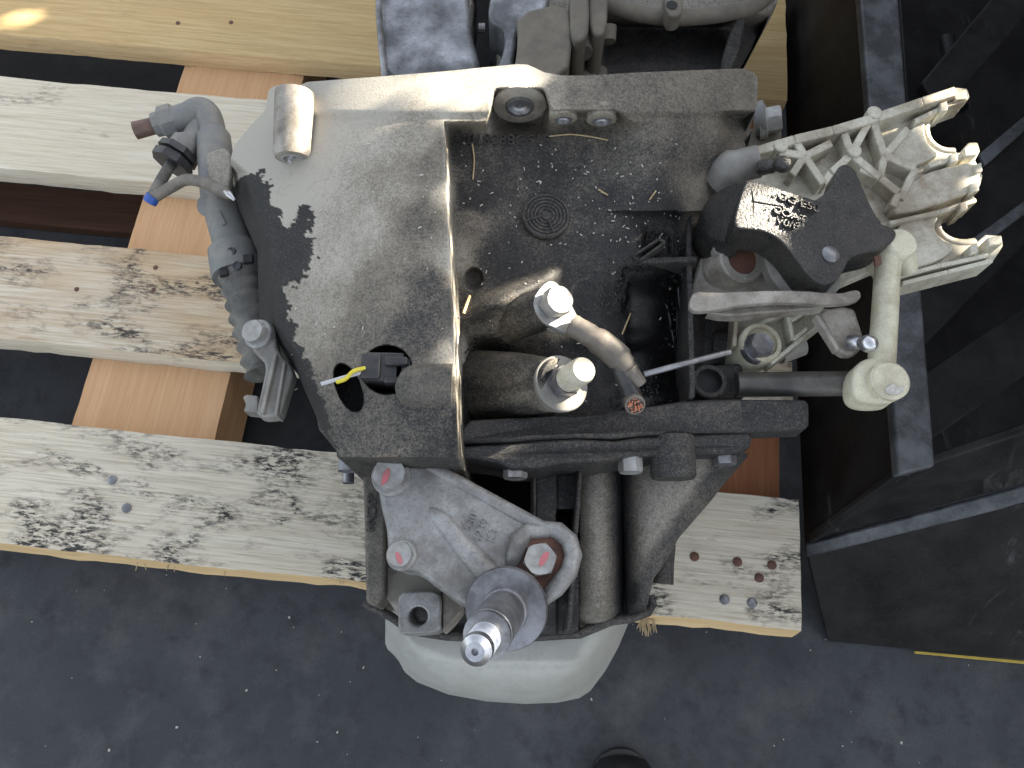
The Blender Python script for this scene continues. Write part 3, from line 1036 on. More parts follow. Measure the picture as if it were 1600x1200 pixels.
# --- mounting bracket -----------------------------------------------------
br = thing  # (keeps the name list short)
bo = [(588, 742), (592, 722), (606, 709), (626, 706), (648, 713), (700, 742), (780, 786), (846, 820), (874, 826), (893, 842), (900, 866), (893, 896), (872, 922), (846, 946), (800, 962), (752, 958), (716, 942), (684, 918), (652, 892), (630, 892), (612, 882), (605, 862), (604, 828), (594, 790)]
HB = .398
m = MB()
m.prism(chaikin(bo, 2), HB, .030)
brk = m.build('mounting_bracket', MT['alu'], gb, bevel=.004, seg=4, label='bare grey cast mounting bracket with red marked bolts')
# raised spine and pocket wall
m = MB()
m.tube([U(660, 785, HB - .006), U(690, 812, HB - .0045), U(730, 860, HB - .004), U(790, 925, HB - .003)], [.004, .0075, .0085, .009], 16, squash=1)
m.build('rib', MT['alu'], brk, angle=80)
m = MB()
m.tube([U(600, 715, HB - .003), U(630, 708, HB - .002), U(650, 716, HB - .002), U(740, 766, HB - .002), U(845, 824, HB - .002), U(872, 829, HB + .001), U(890, 845, HB + .003), U(896, 868, HB + .004), U(889, 894, HB + .004), U(868, 920, HB + .003), U(850, 938, HB)], [.003, .0045, .0045, .0045, .005, .006, .006, .006, .006, .006, .004], 14)
m.build('rim_bead', MT['alu'], brk, angle=80)
m = MB()
m.tube([U(866, 830, HB), U(826, 830, HB), U(812, 842, HB + .001), U(803, 870, HB), U(798, 888, HB - .002)], [.004, .006, .007, .006, .004], 14)
m.build('pocket_wall', MT['alu'], brk, angle=80)
m = MB()
m.lathe(U(846, 872, HB + .0004), Vector((0, 0, 1)), [(-.006, .0225), (.0003, .0222), (.0002, .020)], 32)
m.build('bolt_seat', MT['rust'], brk)
def marked_bolt(px, py, r, hgt, washer, rot, pm):
    ax = Vector((0, -.05, 1))
    o = hexbolt(brk, MT['bolt'], U(px, py, HB), ax, r, hgt, washer, rot=rot)
    p = U(px, py, HB + hgt)
    q = MB()
    n_ = 9
    base = p + Vector((pm[0], pm[1], -.0009)) * 1
    d = Vector((math.cos(R(pm[2])), math.sin(R(pm[2])), 0)); s_ = d.cross(Vector((0, 0, 1)))
    pts = []
    for k in range(n_ * 2):
        a = 2 * math.pi * k / (n_ * 2)
        rr = 1 + .25 * noise.noise(Vector((a, px, py)))
        pts.append(base + d * math.cos(a) * .0050 * rr * r / .01 + s_ * math.sin(a) * .0019 * rr * r / .01)
    q.rings([pts, [v + Vector((0, 0, .0005)) for v in pts]])
    q.build('paint_mark', MT['red'], o)
marked_bolt(612, 745, .0118, .013, .0136, .2, (-.004, .0005, 75))
marked_bolt(628, 868, .0088, .013, .0102, .5, (-.002, -.0015, 115))
marked_bolt(843, 876, .0112, .014, .0, .35, (.003, .0015, 60))
text(brk, '7530\n4239\nK3', U(752, 828, HB + .0004), .0085, Vector((.45, 1, 0)), Vector((0, 0, 1)), MT['alu'], 'cast_number', .0007)
# stud and washer
sb, stp = U(790, 952, HB + .012), U(742, 1019, .492)
ax = (stp - sb)
L = ax.length; ax.normalize()
m = MB()
wr = 66 * M(790, 950, .41)
m.lathe(sb - ax * .006, ax, [(0, wr * .98), (.004, wr), (.0062, wr * .97), (.0062, wr * .45), (.0052, wr * .42)], 48)
m.build('stud_washer', MT['darksteel'], brk, angle=25)
m = MB()
m.lathe(sb, ax, [(-.02, .0150), (.003, .0150), (.005, .0142), (.006, .0120), (.0075, .0120), (.009, .0138), (L * .60, .0138), (L * .615, .0125), (L * .63, .0138), (L * .66, .0136), (L * .675, .0100), (L * .69, .0088)], 32)
st = m.build('stud', MT['darksteel'], brk, angle=35)
m = MB()
prof = []
t = L * .68
while t < L * .90:
    prof += [(t, .0082), (t + .0006, .0089), (t + .0012, .0082)]
    t += .0013
prof += [(L * .905, .0080), (L * .91, .0089), (L * .965, .0086), (L, .0052), (L, .0020), (L - .004, .0016)]
m.lathe(sb, ax, prof, 26)
m.build('stud_thread', MT['steel'], st, angle=40)

# --- earth cable ----------------------------------------------------------
e0, e1 = U(792, 502, .385), U(862, 478, .424)
eax = (e1 - e0).normalized()
m = MB()
m.lathe(e0, eax, [(-.02, .0175), ((e1 - e0).length * .9, .0150), ((e1 - e0).length, .0145)], 26)
m.build('bolt_boss', MT['cast'], gb, angle=40, tone=lambda v: .20 + .5 * noise.noise(v * 38) + .25 * noise.noise(v * 120))
bax = Vector((.42, -.12, 1)).normalized()
ec = thing  # alias unused
m = MB()
lugp = chaikin([(832, 468), (846, 446), (862, 436), (882, 452), (893, 476), (905, 498), (888, 522), (868, 512), (850, 505), (838, 490)], 1)
m.prism([(x, y, .430 + (x - 862) * -.00018) for x, y in lugp], depth=.0035)
lugo = m.build('cable_lug', MT['bolt'], gb, bevel=.0006)
hexbolt(lugo, MT['bolt'], U(864, 476, .431), bax, .0108, .012, 0, name='bolt', rot=.3)
m = MB()
m.prism([(834, 480, .420), (846, 505, .418), (862, 518, .418), (880, 520, .418), (868, 500, .42), (846, 478, .42)], depth=.003)
m.build('locking_tab', MT['bolt'], gb, bevel=.0005)
def catmull(P, n=6):
    P = [Vector(p) for p in P]
    Q = [P[0] * 2 - P[1]] + P + [P[-1] * 2 - P[-2]]
    o = []
    for i in range(1, len(Q) - 2):
        for k in range(n):
            t = k / n
            a, b_, c_, d = Q[i - 1], Q[i], Q[i + 1], Q[i + 2]
            o.append(.5 * ((2 * b_) + (c_ - a) * t + (2 * a - 5 * b_ + 4 * c_ - d) * t * t + (3 * b_ - a - 3 * c_ + d) * t ** 3))
    o.append(P[-1])
    return o
m = MB()
path = catmull([U(893, 508, .430), U(915, 520, .430), U(945, 540, .428), U(968, 560, .425), U(985, 582, .420)], 5)
rad = [.0080 + (.0014 if 8 <= i <= 15 else 0) - (.0012 if i > 17 else 0) + noise.noise(Vector((i * .6, 0, 0))) * .0005 for i in range(len(path))]
m.tube(path, rad, 22)
cb = m.build('earth_cable', MT['heatshrink'], gb, angle=60)
m = MB()
pth = catmull([U(965, 560, .424), U(972, 580, .420), U(985, 610, .414), U(993, 634, .412)], 5)
m.tube(pth, .0066, 20)
m.build('cable_core_end', MT['cable'], cb, angle=50)
m = MB()
da = (pth[-1] - pth[-2]).normalized()
cax = Vector((.1, -.62, .75)).normalized()
m.lathe(U(992, 632, .4165), cax, [(-.006, .0070), (.001, .0071), (.0013, .0058), (.0003, .0056)], 24)
m.build('cut_sheath', MT['heatshrink'], cb)
m = MB()
for k in range(46):
    a = random.random() * 6.283; rr = math.sqrt(random.random()) * .0052
    _, uu, vv = frame(cax)
    p = U(992, 632, .4165) + (uu * math.cos(a) + vv * math.sin(a)) * rr
    m.tube([p - cax * .004, p + cax * (.0008 + random.random() * .0022)], .00062, 6)
m.build('copper_strands', MT['copper'], cb)
m = MB()
m.tube([U(983, 575, .424), U(1002, 600, .418)], [.0055, .0042], 14)
m.build('torn_sleeve', MT['heatshrink'], cb)
m = MB()
m.tube([U(888, 517, .4315), U(897, 500, .4335)], .0016, 8)
m.build('crimp_edge', MT['rust'], cb)
# thin rod across to the linkage
m = MB()
m.tube(catmull([U(1006, 585, .412), U(1070, 568, .412), U(1140, 550, .40)], 5), .0022, 10)
m.build('thin_rod', MT['darksteel'], gb)

# --- reverse light switch ---------------------------------------------------
s0, s1 = U(775, 603, .372), U(874, 601, .420)
sax = (s1 - s0).normalized()
sl = (s1 - s0).length
m = MB()
m.lathe(s0, sax, [(-.02, .028), (sl * .35, .0245), (sl * .8, .0195), (sl * .96, .0190), (sl, .0180)], 32)
m.build('switch_boss', MT['cast'], gb, angle=50, tone=lambda v: .20 + .5 * noise.noise(v * 38) + .25 * noise.noise(v * 120))
swax = Vector((.42, -.05, 1)).normalized()
m = MB()
m.lathe(s1, swax, [(-.004, .0190), (.001, .0200), (.0035, .0200), (.0042, .0192)], 36)
sw = m.build('reversing_switch', MT['clip'], gb, angle=30)
hexbolt(sw, MT['darksteel'], s1 + swax * .0035, swax, .0115, .010, 0, name='hexagon', rot=.4)
m = MB()
m.lathe(s1 + swax * .012, swax, [(0, .0088), (.008, .0088), (.009, .0092), (.022, .0090), (.0245, .0080)], 28)
m.build('terminal_cap', MT['white'], sw, angle=30)

# --- speed sensor connector -----------------------------------------------------
def bx(c, x, y, z, name, mat, parent, bev=.0012, xd=Vector((1, 0, 0)), yd=Vector((0, 1, 0)), label=None):
    m = MB()
    zd = xd.cross(yd).normalized()
    m.box(c, xd.normalized() * x, yd.normalized() * y, zd * z)
    return m.build(name, MT[mat], parent, bevel=bev, label=label)
xs = Vector((1, -.02, 0))
con = bx(U(604, 579, .437), .0125, .0100, .0085, 'sensor_connector', 'blackplastic', gb, xd=xs)
bx(U(582, 578, .440), .0065, .0088, .0085, 'connector_collar', 'blackplastic', con, xd=xs)
bx(U(620, 566, .446), .0075, .0030, .0035, 'latch', 'blackplastic', con, xd=xs)
bx(U(617, 596, .442), .0070, .0022, .0045, 'latch', 'blackplastic', con, xd=xs)
bx(U(632, 584, .438), .0055, .0085, .0075, 'connector_plug', 'blackplastic', con, xd=xs)
m = MB(); m.tube(catmull([U(572, 580, .446), U(550, 586, .448), U(502, 600, .446)], 5), .0014, 8); m.build('wire', MT['greywire'], con)
m = MB(); m.tube(catmull([U(570, 575, .448), U(552, 580, .4515), U(540, 592, .449), U(526, 597, .447)], 5), .0014, 8); m.build('wire', MT['yellow'], con)

# --- clutch slave cylinder -----------------------------------------------------
HS = .33
m = MB()
m.tube([U(333, 206, HS), U(334, 214, HS), U(336, 240, HS), U(341, 300, HS), U(343, 318, HS)], [.0115, .0150, .0156, .0156, .0148], 28)
m.tube([U(345, 312, HS), U(352, 340, HS), U(368, 392, HS)], [.0155, .0165, .0172], 28)
sc = m.build('slave_cylinder', MT['plastic_grey'], gb, angle=40, label='grey plastic clutch slave cylinder with bellows')
m = MB()
c0, c1 = U(366, 388, HS), U(374, 432, HS)
cd = c1 - c0
m.tube([c0, c0 + cd * .06, c0 + cd * .9, c1, c1 - cd * .1], [.0185, .0222, .0228, .0222, .0185], 36)
m.build('collar', MT['plastic_grey'], sc, angle=35)
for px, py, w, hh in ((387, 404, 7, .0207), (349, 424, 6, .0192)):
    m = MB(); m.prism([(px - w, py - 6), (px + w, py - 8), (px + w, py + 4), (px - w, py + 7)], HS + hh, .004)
    m.build('collar_slot_shade', MT['hole'], sc)  # black block standing in for the shade of a slot
for px, py in ((361, 393), (370, 415)):
    m = MB(); m.lathe(U(px, py, HS + .0225), Vector((-.2, -.2, 1)), [(-.002, .0038), (.0003, .0038), (.0003, .0028), (-.0002, .0027)], 18)
    m.build('mould_stamp', MT['blackplastic'], sc)
m = MB()
b0, b1 = U(378, 432, HS), U(412, 585, HS)
pts, rad = [], []
nrb = 7
for k in range(nrb * 4 + 1):
    t = k / (nrb * 4)
    pts.append(b0.lerp(b1, t))
    rad.append((.0160 - .0045 * t) + .0042 * (math.cos(2 * math.pi * t * nrb) * .5 + .5))
m.tube(pts, rad, 26)
m.build('bellows', MT['rubber'], sc, angle=70)
# elbow and feed pipe
m = MB()
m.tube(catmull([U(334, 214, HS), U(326, 182, HS + .004), U(312, 172, HS + .005), U(292, 181, HS + .004), U(262, 190, HS)], 5), [.0118 + .0005 * (i % 2) * 0 for i in range(21)], 24)
el = m.build('elbow', MT['plastic_grey'], sc, angle=50)
m = MB()
a0, a1 = U(277, 186, HS), U(241, 196, HS)
dd = a1 - a0
m.tube([a0, a0 + dd * .1, a0 + dd * .62, a0 + dd * .75, a1, a1 + dd * .02], [.0118, .0150, .0150, .0112, .0108, .008], 8)
m.build('union', MT['plastic_grey'], el, angle=30)
m = MB()
m.tube([U(242, 196, HS), U(229, 199.5, HS), U(211, 204, HS)], [.0078, .0078, .0082], 20)
m.build('nipple', MT['brownbrass'], el, angle=40)
m = MB()
m.tube([U(318, 190, HS), U(300, 218, HS), U(292, 224, HS), U(276, 246, HS)], [.0100, .0095, .0135, .0140], 20)
bl = m.build('bleed_branch', MT['plastic_grey'], sc, angle=40)
m = MB()
n0, n1 = U(282, 236, HS + .002), U(266, 258, HS + .002)
nd = n1 - n0
m.tube([n0, n0 + nd * .38, n0 + nd * .4, n0 + nd * .55, n0 + nd * .57, n1], [.0180, .0188, .0145, .0145, .0188, .0182], 8)
m.build('bleed_nut', MT['blackplastic'], bl, angle=25)
m = MB()
m.tube(catmull([U(266, 258, HS + .004), U(252, 282, HS + .010), U(238, 308, HS + .014)], 5), .0050, 12)
m.build('pipe', MT['rubber'], bl)
m = MB()
m.tube(catmull([U(238, 310, HS + .014), U(268, 292, HS + .022), U(292, 281, HS + .028), U(320, 286, HS + .040), U(346, 298, HS + .052), U(362, 308, HS + .056)], 5), [.0050] * 22 + [.0046, .0040, .0030, .0018], 14)
m.build('pipe', MT['heatshrink'], bl)
m = MB()
m.tube([U(352, 300, HS + .0570), U(358, 304, HS + .0585), U(367, 313, HS + .0575)], [.0020, .0030, .0012], 10)
m.build('cut_tip', MT['steel'], bl)
m = MB()
m.tube([U(234, 316, HS + .013), U(240, 306, HS + .016)], .0060, 14)
m.build('blue_band', MT['blue'], bl)
# small spigot on the body
m = MB(); m.lathe(U(328, 322, HS + .006), Vector((-.1, -.5, 1)), [(-.01, .0100), (.004, .0100), (.005, .0085)], 18); m.build('spigot', MT['plastic_grey'], sc)
m = MB(); m.strip((340, 330), (350, 350), 7, HS + .0185, .006); m.build('index_rib', MT['plastic_grey'], sc, bevel=.0005)

m = MB()
m.prism(chaikin([(319, 241, .358), (330, 235, .360), (357, 228, .366), (362, 262, .366), (356, 296, .364), (330, 300, .358)], 1), depth=.008)
m.build('cylinder_bracket', MT['cast'], gb, bevel=.002, tone=.62)
# clip bracket
HK = .395
m = MB()
m.prism(chaikin([(390, 520), (394, 508), (408, 503), (424, 507), (429, 524), (432, 548), (460, 578), (452, 600), (440, 640), (436, 650), (404, 652), (400, 642), (410, 600), (416, 570), (404, 556), (392, 545)], 1), HK, .014)
clip = m.build('clip_bracket', MT['clip'], gb, bevel=.0018, label='grey clip bracket bolted beside the bellows')
hexbolt(clip, MT['bolt'], U(405, 523, HK), Vector((-.25, -.1, 1)), .0092, .010, .0112, rot=.2)
m = MB(); m.strip((430, 552), (408, 645), 6, HK + .006, .018); m.build('flange_rib', MT['clip'], clip, bevel=.0008)
m = MB(); m.strip((444, 566), (430, 648), 5, HK + .005, .018); m.build('flange_rib', MT['clip'], clip, bevel=.0008)
m = MB(); m.prism([(379, 620), (384, 616), (402, 618), (404, 645), (380, 642), (384, 632)], HK - .004, .014); m.build('clip_jaw', MT['clip'], clip, bevel=.001)
m = MB(); m.tube([U(440, 545, .33), U(478, 555, .33)], [.013, .015], 20); m.build('pivot_stub', MT['blackplastic'], gb)
m = MB(); m.prism([(470, 575), (500, 590), (524, 690), (498, 672), (492, 640), (484, 600)], .30, .12); m.build('lower_web', MT['case'], gb, bevel=.002)

# --- gear linkage: cable bracket --------------------------------------------------
HW = .385
c1 = arc(1481, 203, 38, 298, 68, 12)[::1]
c1 = [(1484 + 40 * math.cos(R(a)), 203 + 36 * math.sin(R(a))) for a in range(290, 69, -16)]
c2 = [(1505 + 43 * math.cos(R(a)), 352 + 30 * math.sin(R(a))) for a in range(275, 59, -16)]
outline = [(1118, 300), (1140, 250), (1170, 236), (1240, 213), (1300, 199), (1370, 178), (1440, 154), (1492, 136), (1512, 138), (1516, 152), (1508, 160), (1496, 160)] + c1 + \
          [(1500, 238), (1514, 222), (1528, 222), (1532, 236), (1524, 250), (1536, 274), (1532, 290), (1516, 302), (1528, 312), (1514, 320)] + c2 + \
          [(1526, 379), (1540, 366), (1566, 368), (1568, 384), (1552, 408), (1480, 424), (1400, 442), (1384, 444), (1370, 420), (1300, 450), (1240, 470), (1150, 420)]
m = MB()
m.prism(outline, HW - .017, .012)
wb = m.build('cable_bracket', MT['white'], gb, bevel=.0012, label='off white ribbed plastic bracket with two cable slots')
# its raised rim and lattice of ribs
def ribs(name, segs, w, h, depth, mat='white', bev=.0010, parent=None):
    m = MB()
    for p, q in segs:
        m.strip(p, q, w, h, depth)
    return m.build(name, MT[mat], parent or wb, bevel=bev)
def poly(pts):
    return list(zip(pts, pts[1:]))
rib_q = 0
for seg_ in poly([(1122, 290), (1142, 252), (1172, 238), (1242, 217), (1302, 203), (1372, 182), (1442, 158), (1494, 141)]):
    rib_q += 1
    ribs('rim', [seg_], 14, HW + (rib_q % 2) * .0002, .034)
rib_k = 0
A = (1258, 243); Bn = (1218, 236); Cn = (1363, 181); D = (1331, 240); E = (1383, 242); Fn = (1320, 207); Gn = (1376, 277); Hn = (1238, 272); In = (1287, 286); J = (1432, 262); K = (1407, 190); Ln = (1345, 262); Q = (1396, 322)
for a, b_ in ((Bn, A), ((1246, 222), A), (A, Hn), (A, In), (A, (1300, 222)), (Fn, D), (Cn, D), (D, (1300, 268)), (D, Gn), (Cn, E), (E, (1420, 200)), (E, J), (E, Gn), (Gn, (1405, 300)), (Gn, Ln), ((1405, 300), Q), (J, (1408, 310)), (In, (1300, 268))):
    rib_k += 1
    ribs('rib', [(a, b_)], 12, HW - .0008 - rib_k * .00018, .030)
for px, py in (Cn, D, (1217, 233)):
    m = MB(); m.lathe(U(px, py, HW - .004), Vector((0, 0, 1)), [(-.02, .0062), (.0048, .0062), (.0056, .0052)], 18); m.build('ejector_pad', MT['white'], wb)
# fingers with the slot lips
def finger(pts, h, bev=.006):
    m = MB()
    m.prism(chaikin(pts, 1), h, .02)
    return m.build('cable_finger', MT['white'], wb, bevel=bev, seg=4)
finger([(1392, 334), (1398, 308), (1430, 276), (1470, 262), (1524, 250), (1536, 275), (1517, 301), (1480, 314), (1430, 330)], HW - .006)
finger([(1396, 350), (1440, 340), (1470, 336), (1460, 352), (1468, 372), (1496, 384), (1470, 408), (1400, 428)], HW - .010)
finger([(1386, 250), (1404, 222), (1424, 200), (1446, 186), (1444, 206), (1452, 228), (1470, 240), (1450, 252), (1420, 262)], HW - .012, .004)
for seg_ in ([(1410, 442), (1482, 424), (1552, 406)], [(1388, 436), (1470, 414), (1545, 398)], [(1430, 188), (1480, 164), (1512, 152)], [(1452, 258), (1500, 244), (1526, 232)], [(1390, 348), (1470, 330), (1526, 312)]):
    ribs('rail', poly(seg_), 7, HW - .006, .024)
for px, py, w in ((1500, 148, 10), (1474, 166, 6), (1516, 236, 10), (1490, 246, 6), (1522, 292, 7), (1505, 322, 6), (1554, 376, 11), (1522, 388, 6), (1528, 262, 6)):
    m = MB(); m.prism([(px - w, py - 5), (px + w, py - 9), (px + w + 2, py + 5), (px - w + 2, py + 9)], HW - .003, .022); m.build('slot_lip', MT['white'], wb, bevel=.0010)
for cc in (c1, c2):
    m = MB(); m.tube([U(x, y, HW - .020) for x, y in cc], .0042, 12); m.build('slot_edge', MT['white'], wb, angle=60)

# cream lower arm with its bolt
m = MB()
m.prism(chaikin([(1142, 545), (1150, 500), (1152, 484), (1250, 480), (1310, 482), (1296, 500), (1230, 545), (1212, 568), (1185, 575), (1155, 570)], 1), .352, .012)
arm = m.build('bracket_arm', MT['white'], gb, bevel=.0012)
for a, b_ in (((1166, 516), (1232, 484)), ((1206, 566), (1300, 492)), ((1232, 490), (1240, 530)), ((1240, 530), (1262, 512)), ((1262, 484), (1236, 500)), ((1148, 540), (1152, 486))):
    m = MB(); m.strip(a, b_, 7, .366, .020); m.build('rib', MT['white'], arm, bevel=.001)
m = MB()
m.lathe(U(1176, 548, .352), Vector((.12, 0, 1)), [(-.045, .0150), (.014, .0165), (.0165, .0165), (.018, .0155), (.018, .0125), (.015, .0122)], 32)
m.build('bolt_eye', MT['cream'], arm, angle=35)
hexbolt(arm, MT['darksteel'], U(1182, 545, .367), Vector((.2, 0, 1)), .0100, .010, .0118, rot=.4)
m = MB(); m.tube([U(1120, 550, .32), U(1172, 548, .33)], .019, 22); m.build('spacer_tube', MT['case'], gb)
m = MB(); m.tube([U(1215, 548, .31), U(1250, 535, .31)], .012, 18); m.build('hidden_stub', MT['clip'], gb)

# selector plate in bare aluminium
HP = .405
m = MB()
m.prism([(1076, 478, .362), (1080, 450, .366), (1092, 410, .372), (1108, 376, .378), (1150, 366, .385), (1200, 372, .385), (1245, 420, .385), (1300, 452, .385), (1250, 470, .385), (1140, 470, .372)], depth=.010)
pla = m.build('selector_plate', MT['alu_dusty'], gb, bevel=.002, label='dusty bare metal selector plate with curved ledge')
m = MB()
led = [(1077, 470), (1084, 455), (1120, 457), (1180, 454), (1250, 453), (1310, 459), (1336, 452), (1345, 455), (1346, 467), (1325, 474), (1290, 476), (1230, 471), (1160, 475), (1120, 484), (1088, 487), (1078, 482)]
m.prism(chaikin(led, 1), .418, .006)
m.build('ledge', MT['alu_dusty'], pla, bevel=.0022, seg=3)
m = MB()
m.prism(chaikin([(1094, 486), (1160, 475), (1230, 471), (1300, 478), (1260, 484), (1200, 488), (1140, 494)], 1), .408, .012)
m.build('ledge_skirt', MT['alu_dusty'], pla, bevel=.003)
m = MB()
m.lathe(U(1153, 408, .388), Vector((.25, -.2, 1)), [(-.02, .020), (.006, .019), (.0075, .0175), (.0075, .0125), (.002, .0120)], 32)
m.build('bearing_ring', MT['alu_dusty'], pla, angle=35)
m = MB(); m.lathe(U(1157, 405, .392), Vector((.25, -.2, 1)), [(-.01, .0122), (.0015, .0122)], 28); m.build('bearing_bore', MT['rust'], pla)
m = MB(); m.lathe(U(1122, 392, .396), Vector((0, 0, 1)), [(-.004, .0048), (.003, .0048), (.003, .003), (.001, .0028)], 18); m.build('rivet', MT['clip'], pla)
m = MB()
m.prism(chaikin([(1272, 484), (1335, 476), (1342, 500), (1352, 530), (1344, 550), (1326, 556), (1308, 548), (1294, 520)], 1), .392, .010)
fg = m.build('selector_finger', MT['alu_dusty'], pla, bevel=.003, seg=3)
m = MB(); m.strip((1276, 490), (1312, 546), 7, .397, .010); m.build('finger_rim', MT['alu_dusty'], pla, bevel=.0015)
def ball(px, py, h, r, mat, base, name='ball_stud', parent=gb):
    m = MB()
    c = U(px, py, h)
    a = (c - base)
    ln = a.length; a.normalize()
    prof = [(0, r * .95), (ln - r * 1.5, r * .85), (ln - r * 1.1, r * .62)]
    for k in range(1, 9):
        t = -.75 + k / 8 * 1.72
        prof.append((ln + r * math.sin(t * math.pi / 2 * .99 if abs(t) < 1 else math.pi / 2), r * max(.12, math.cos(min(t, .97) * math.pi / 2))))
    m.lathe(base, a, prof, 24)
    return m.build(name, MT[mat], parent, angle=35)
ball(1357, 537, .412, .0066, 'steel', U(1330, 535, .398), parent=pla)
# upper pivot stub with ball stud
m = MB(); m.tube(catmull([U(1128, 285, .385), U(1150, 262, .400), U(1185, 252, .405)], 5), [.016] * 6 + [.013] * 5, 20); ups = m.build('upper_lever', MT['clip'], gb, angle=60)
ball(1223, 257, .432, .0064, 'blackpaint', U(1190, 262, .415), parent=ups)

# black counterweight
m = MB()
HC = .448
top = [(1164, 283), (1178, 281), (1215, 294), (1262, 308), (1330, 333), (1386, 352), (1402, 361), (1398, 376), (1376, 390), (1346, 396), (1328, 402), (1318, 424), (1306, 440), (1286, 446), (1264, 432), (1244, 404), (1226, 380), (1200, 362), (1176, 358), (1146, 356), (1150, 330)]
def hcw(x, y):
    return HC - .00010 * (x - 1160) - .00006 * (y - 280)
tp = chaikin([(x, y, hcw(x, y)) for x, y in top], 2)
m.prism(tp, depth=.030)
cw = m.build('counterweight', MT['blackpaint'], gb, bevel=.003, seg=3, label='black painted cast iron counterweight with raised numbers')
m = MB()
m.prism(chaikin([(1262, 318, .428), (1284, 306, .428), (1300, 290, .428), (1308, 262, .428), (1320, 254, .427), (1336, 262, .426), (1346, 286, .425), (1366, 332, .423), (1384, 352, .422), (1330, 352, .424)], 1), depth=.022)
m.build('weight_horn', MT['blackpaint'], cw, bevel=.0025, seg=3)
m = MB()
m.prism(chaikin([(1092, 340, .392), (1104, 312, .402), (1128, 294, .420), (1166, 283, .446), (1180, 300, .446), (1176, 360, .442), (1150, 374, .424), (1124, 378, .412), (1100, 364, .398)], 2), depth=.034)
m.build('weight_end', MT['blackpaint'], cw, bevel=.004, seg=3)
m = MB()
m.prism(chaikin([(1190, 372, .405), (1230, 384, .41), (1262, 436, .41), (1300, 446, .41), (1316, 430, .41), (1310, 460, .40), (1225, 462, .40), (1196, 420, .40)], 1), depth=.012)
m.build('lever_web', MT['clip'], cw, bevel=.003)
m = MB(); m.lathe(U(1297, 398, hcw(1297, 398)), Vector((.1, 0, 1)), [(-.004, .0066), (.0012, .0066), (.003, .0042), (.0034, .001)], 20); m.build('pin', MT['darksteel'], cw, angle=50)
tx = Vector((1, -.32, -.2))
tn_ = Vector((.14, .08, 1))
text(cw, 'HZ0GG E50', U(1228, 311, hcw(1228, 311) + .0006), .0098, tx, tn_, MT['blackpaint'], 'raised_letters', .0010)
text(cw, 'CIT COAT', U(1216, 331, hcw(1216, 331) + .0006), .0090, tx, tn_, MT['blackpaint'], 'raised_letters', .0010)
text(cw, '1 V0/F', U(1222, 348, hcw(1222, 348) + .0006), .0090, tx, tn_, MT['blackpaint'], 'raised_letters', .0010)
m = MB()
for p_, q_ in (((1178, 312), (1224, 320)), ((1224, 320), (1228, 332))):
    m.strip((p_[0], p_[1], hcw(*p_) + .0009), (q_[0], q_[1], hcw(*q_) + .0009), 3.5, 0, .004)
m.build('raised_frame', MT['blackpaint'], cw)

# link rod in cream plastic
m = MB()
m.tube([U(1390, 392, .405), U(1386, 430, .402), U(1382, 500, .398), U(1376, 590, .392)], [.0092, .0093, .0095, .0098], 24)
lr = m.build('link_rod', MT['cream'], gb, angle=60, label='cream plastic link rod with two ball sockets')
m = MB(); m.lathe(U(1382, 402, .392), Vector((.15, 0, 1)), [(-.01, .012), (.012, .0122), (.022, .0118), (.0235, .0105)], 30); m.build('ball_socket', MT['cream'], lr, angle=40)
m = MB()
m.prism(chaikin([(1332, 600), (1336, 572), (1356, 556), (1396, 558), (1412, 580), (1414, 606), (1402, 626), (1380, 630), (1350, 628), (1336, 618)], 2), .400, .022)
m.build('ball_socket', MT['cream'], lr, bevel=.0035, seg=3)
m = MB(); m.lathe(U(1384, 598, .398), Vector((.05, -.05, 1)), [(-.002, .0145), (.006, .0145), (.0078, .0125)], 30); m.build('socket_cap', MT['cream'], lr, angle=40)
m = MB(); m.prism([(1384, 606), (1396, 598), (1404, 604), (1414, 602), (1412, 612), (1398, 616), (1386, 614)], .4072, .003); m.build('snapped_sprue', MT['fleck'], lr, bevel=.0006)
m = MB(); m.tube([U(1405, 392, .39), U(1420, 424, .38)], [.011, .007], 18); m.build('socket_tongue', MT['cream'], lr)
m = MB(); m.prism([(1366, 400), (1376, 398), (1378, 412), (1368, 416)], .4155, .002); m.build('grease_patch', MT['rust'], lr)
# selector shaft
m = MB(); m.tube([U(1150, 601, .355), U(1170, 601, .355), U(1338, 599, .372)], [.0098, .0098, .0095], 24); m.build('selector_shaft', MT['shaft'], gb, angle=50)
# bosses at its housing
m = MB()
m.prism([(1082, 572), (1160, 566), (1166, 620), (1086, 626)], .352, .10)
m.build('shaft_housing', MT['case'], gb, bevel=.003)
m = MB(); m.lathe(U(1105, 600, .352), Vector((0, 0, 1)), [(-.01, .0150), (.006, .0142), (.0075, .0130), (.0075, .0100), (-.006, .0095)], 28); m.build('oil_bore', MT['case'], gb, angle=35)
m = MB(); m.lathe(U(1105, 600, .3515), Vector((0, 0, 1)), [(-.01, .0098), (.001, .0096)], 24); m.build('bore_shade', MT['hole'], gb)  # black disc painted for the shaded depth of the bore
m = MB(); m.prism([(1090, 440, .335), (1150, 500, .33), (1165, 560, .33), (1088, 575, .335)], depth=.1); m.build('side_wall', MT['case'], gb, bevel=.002)
m = MB(); m.prism([(1072, 350, .36), (1096, 345, .34), (1110, 470, .33), (1095, 600, .335), (1078, 620, .36)], depth=.12); m.build('side_wall', MT['case'], gb, bevel=.003)
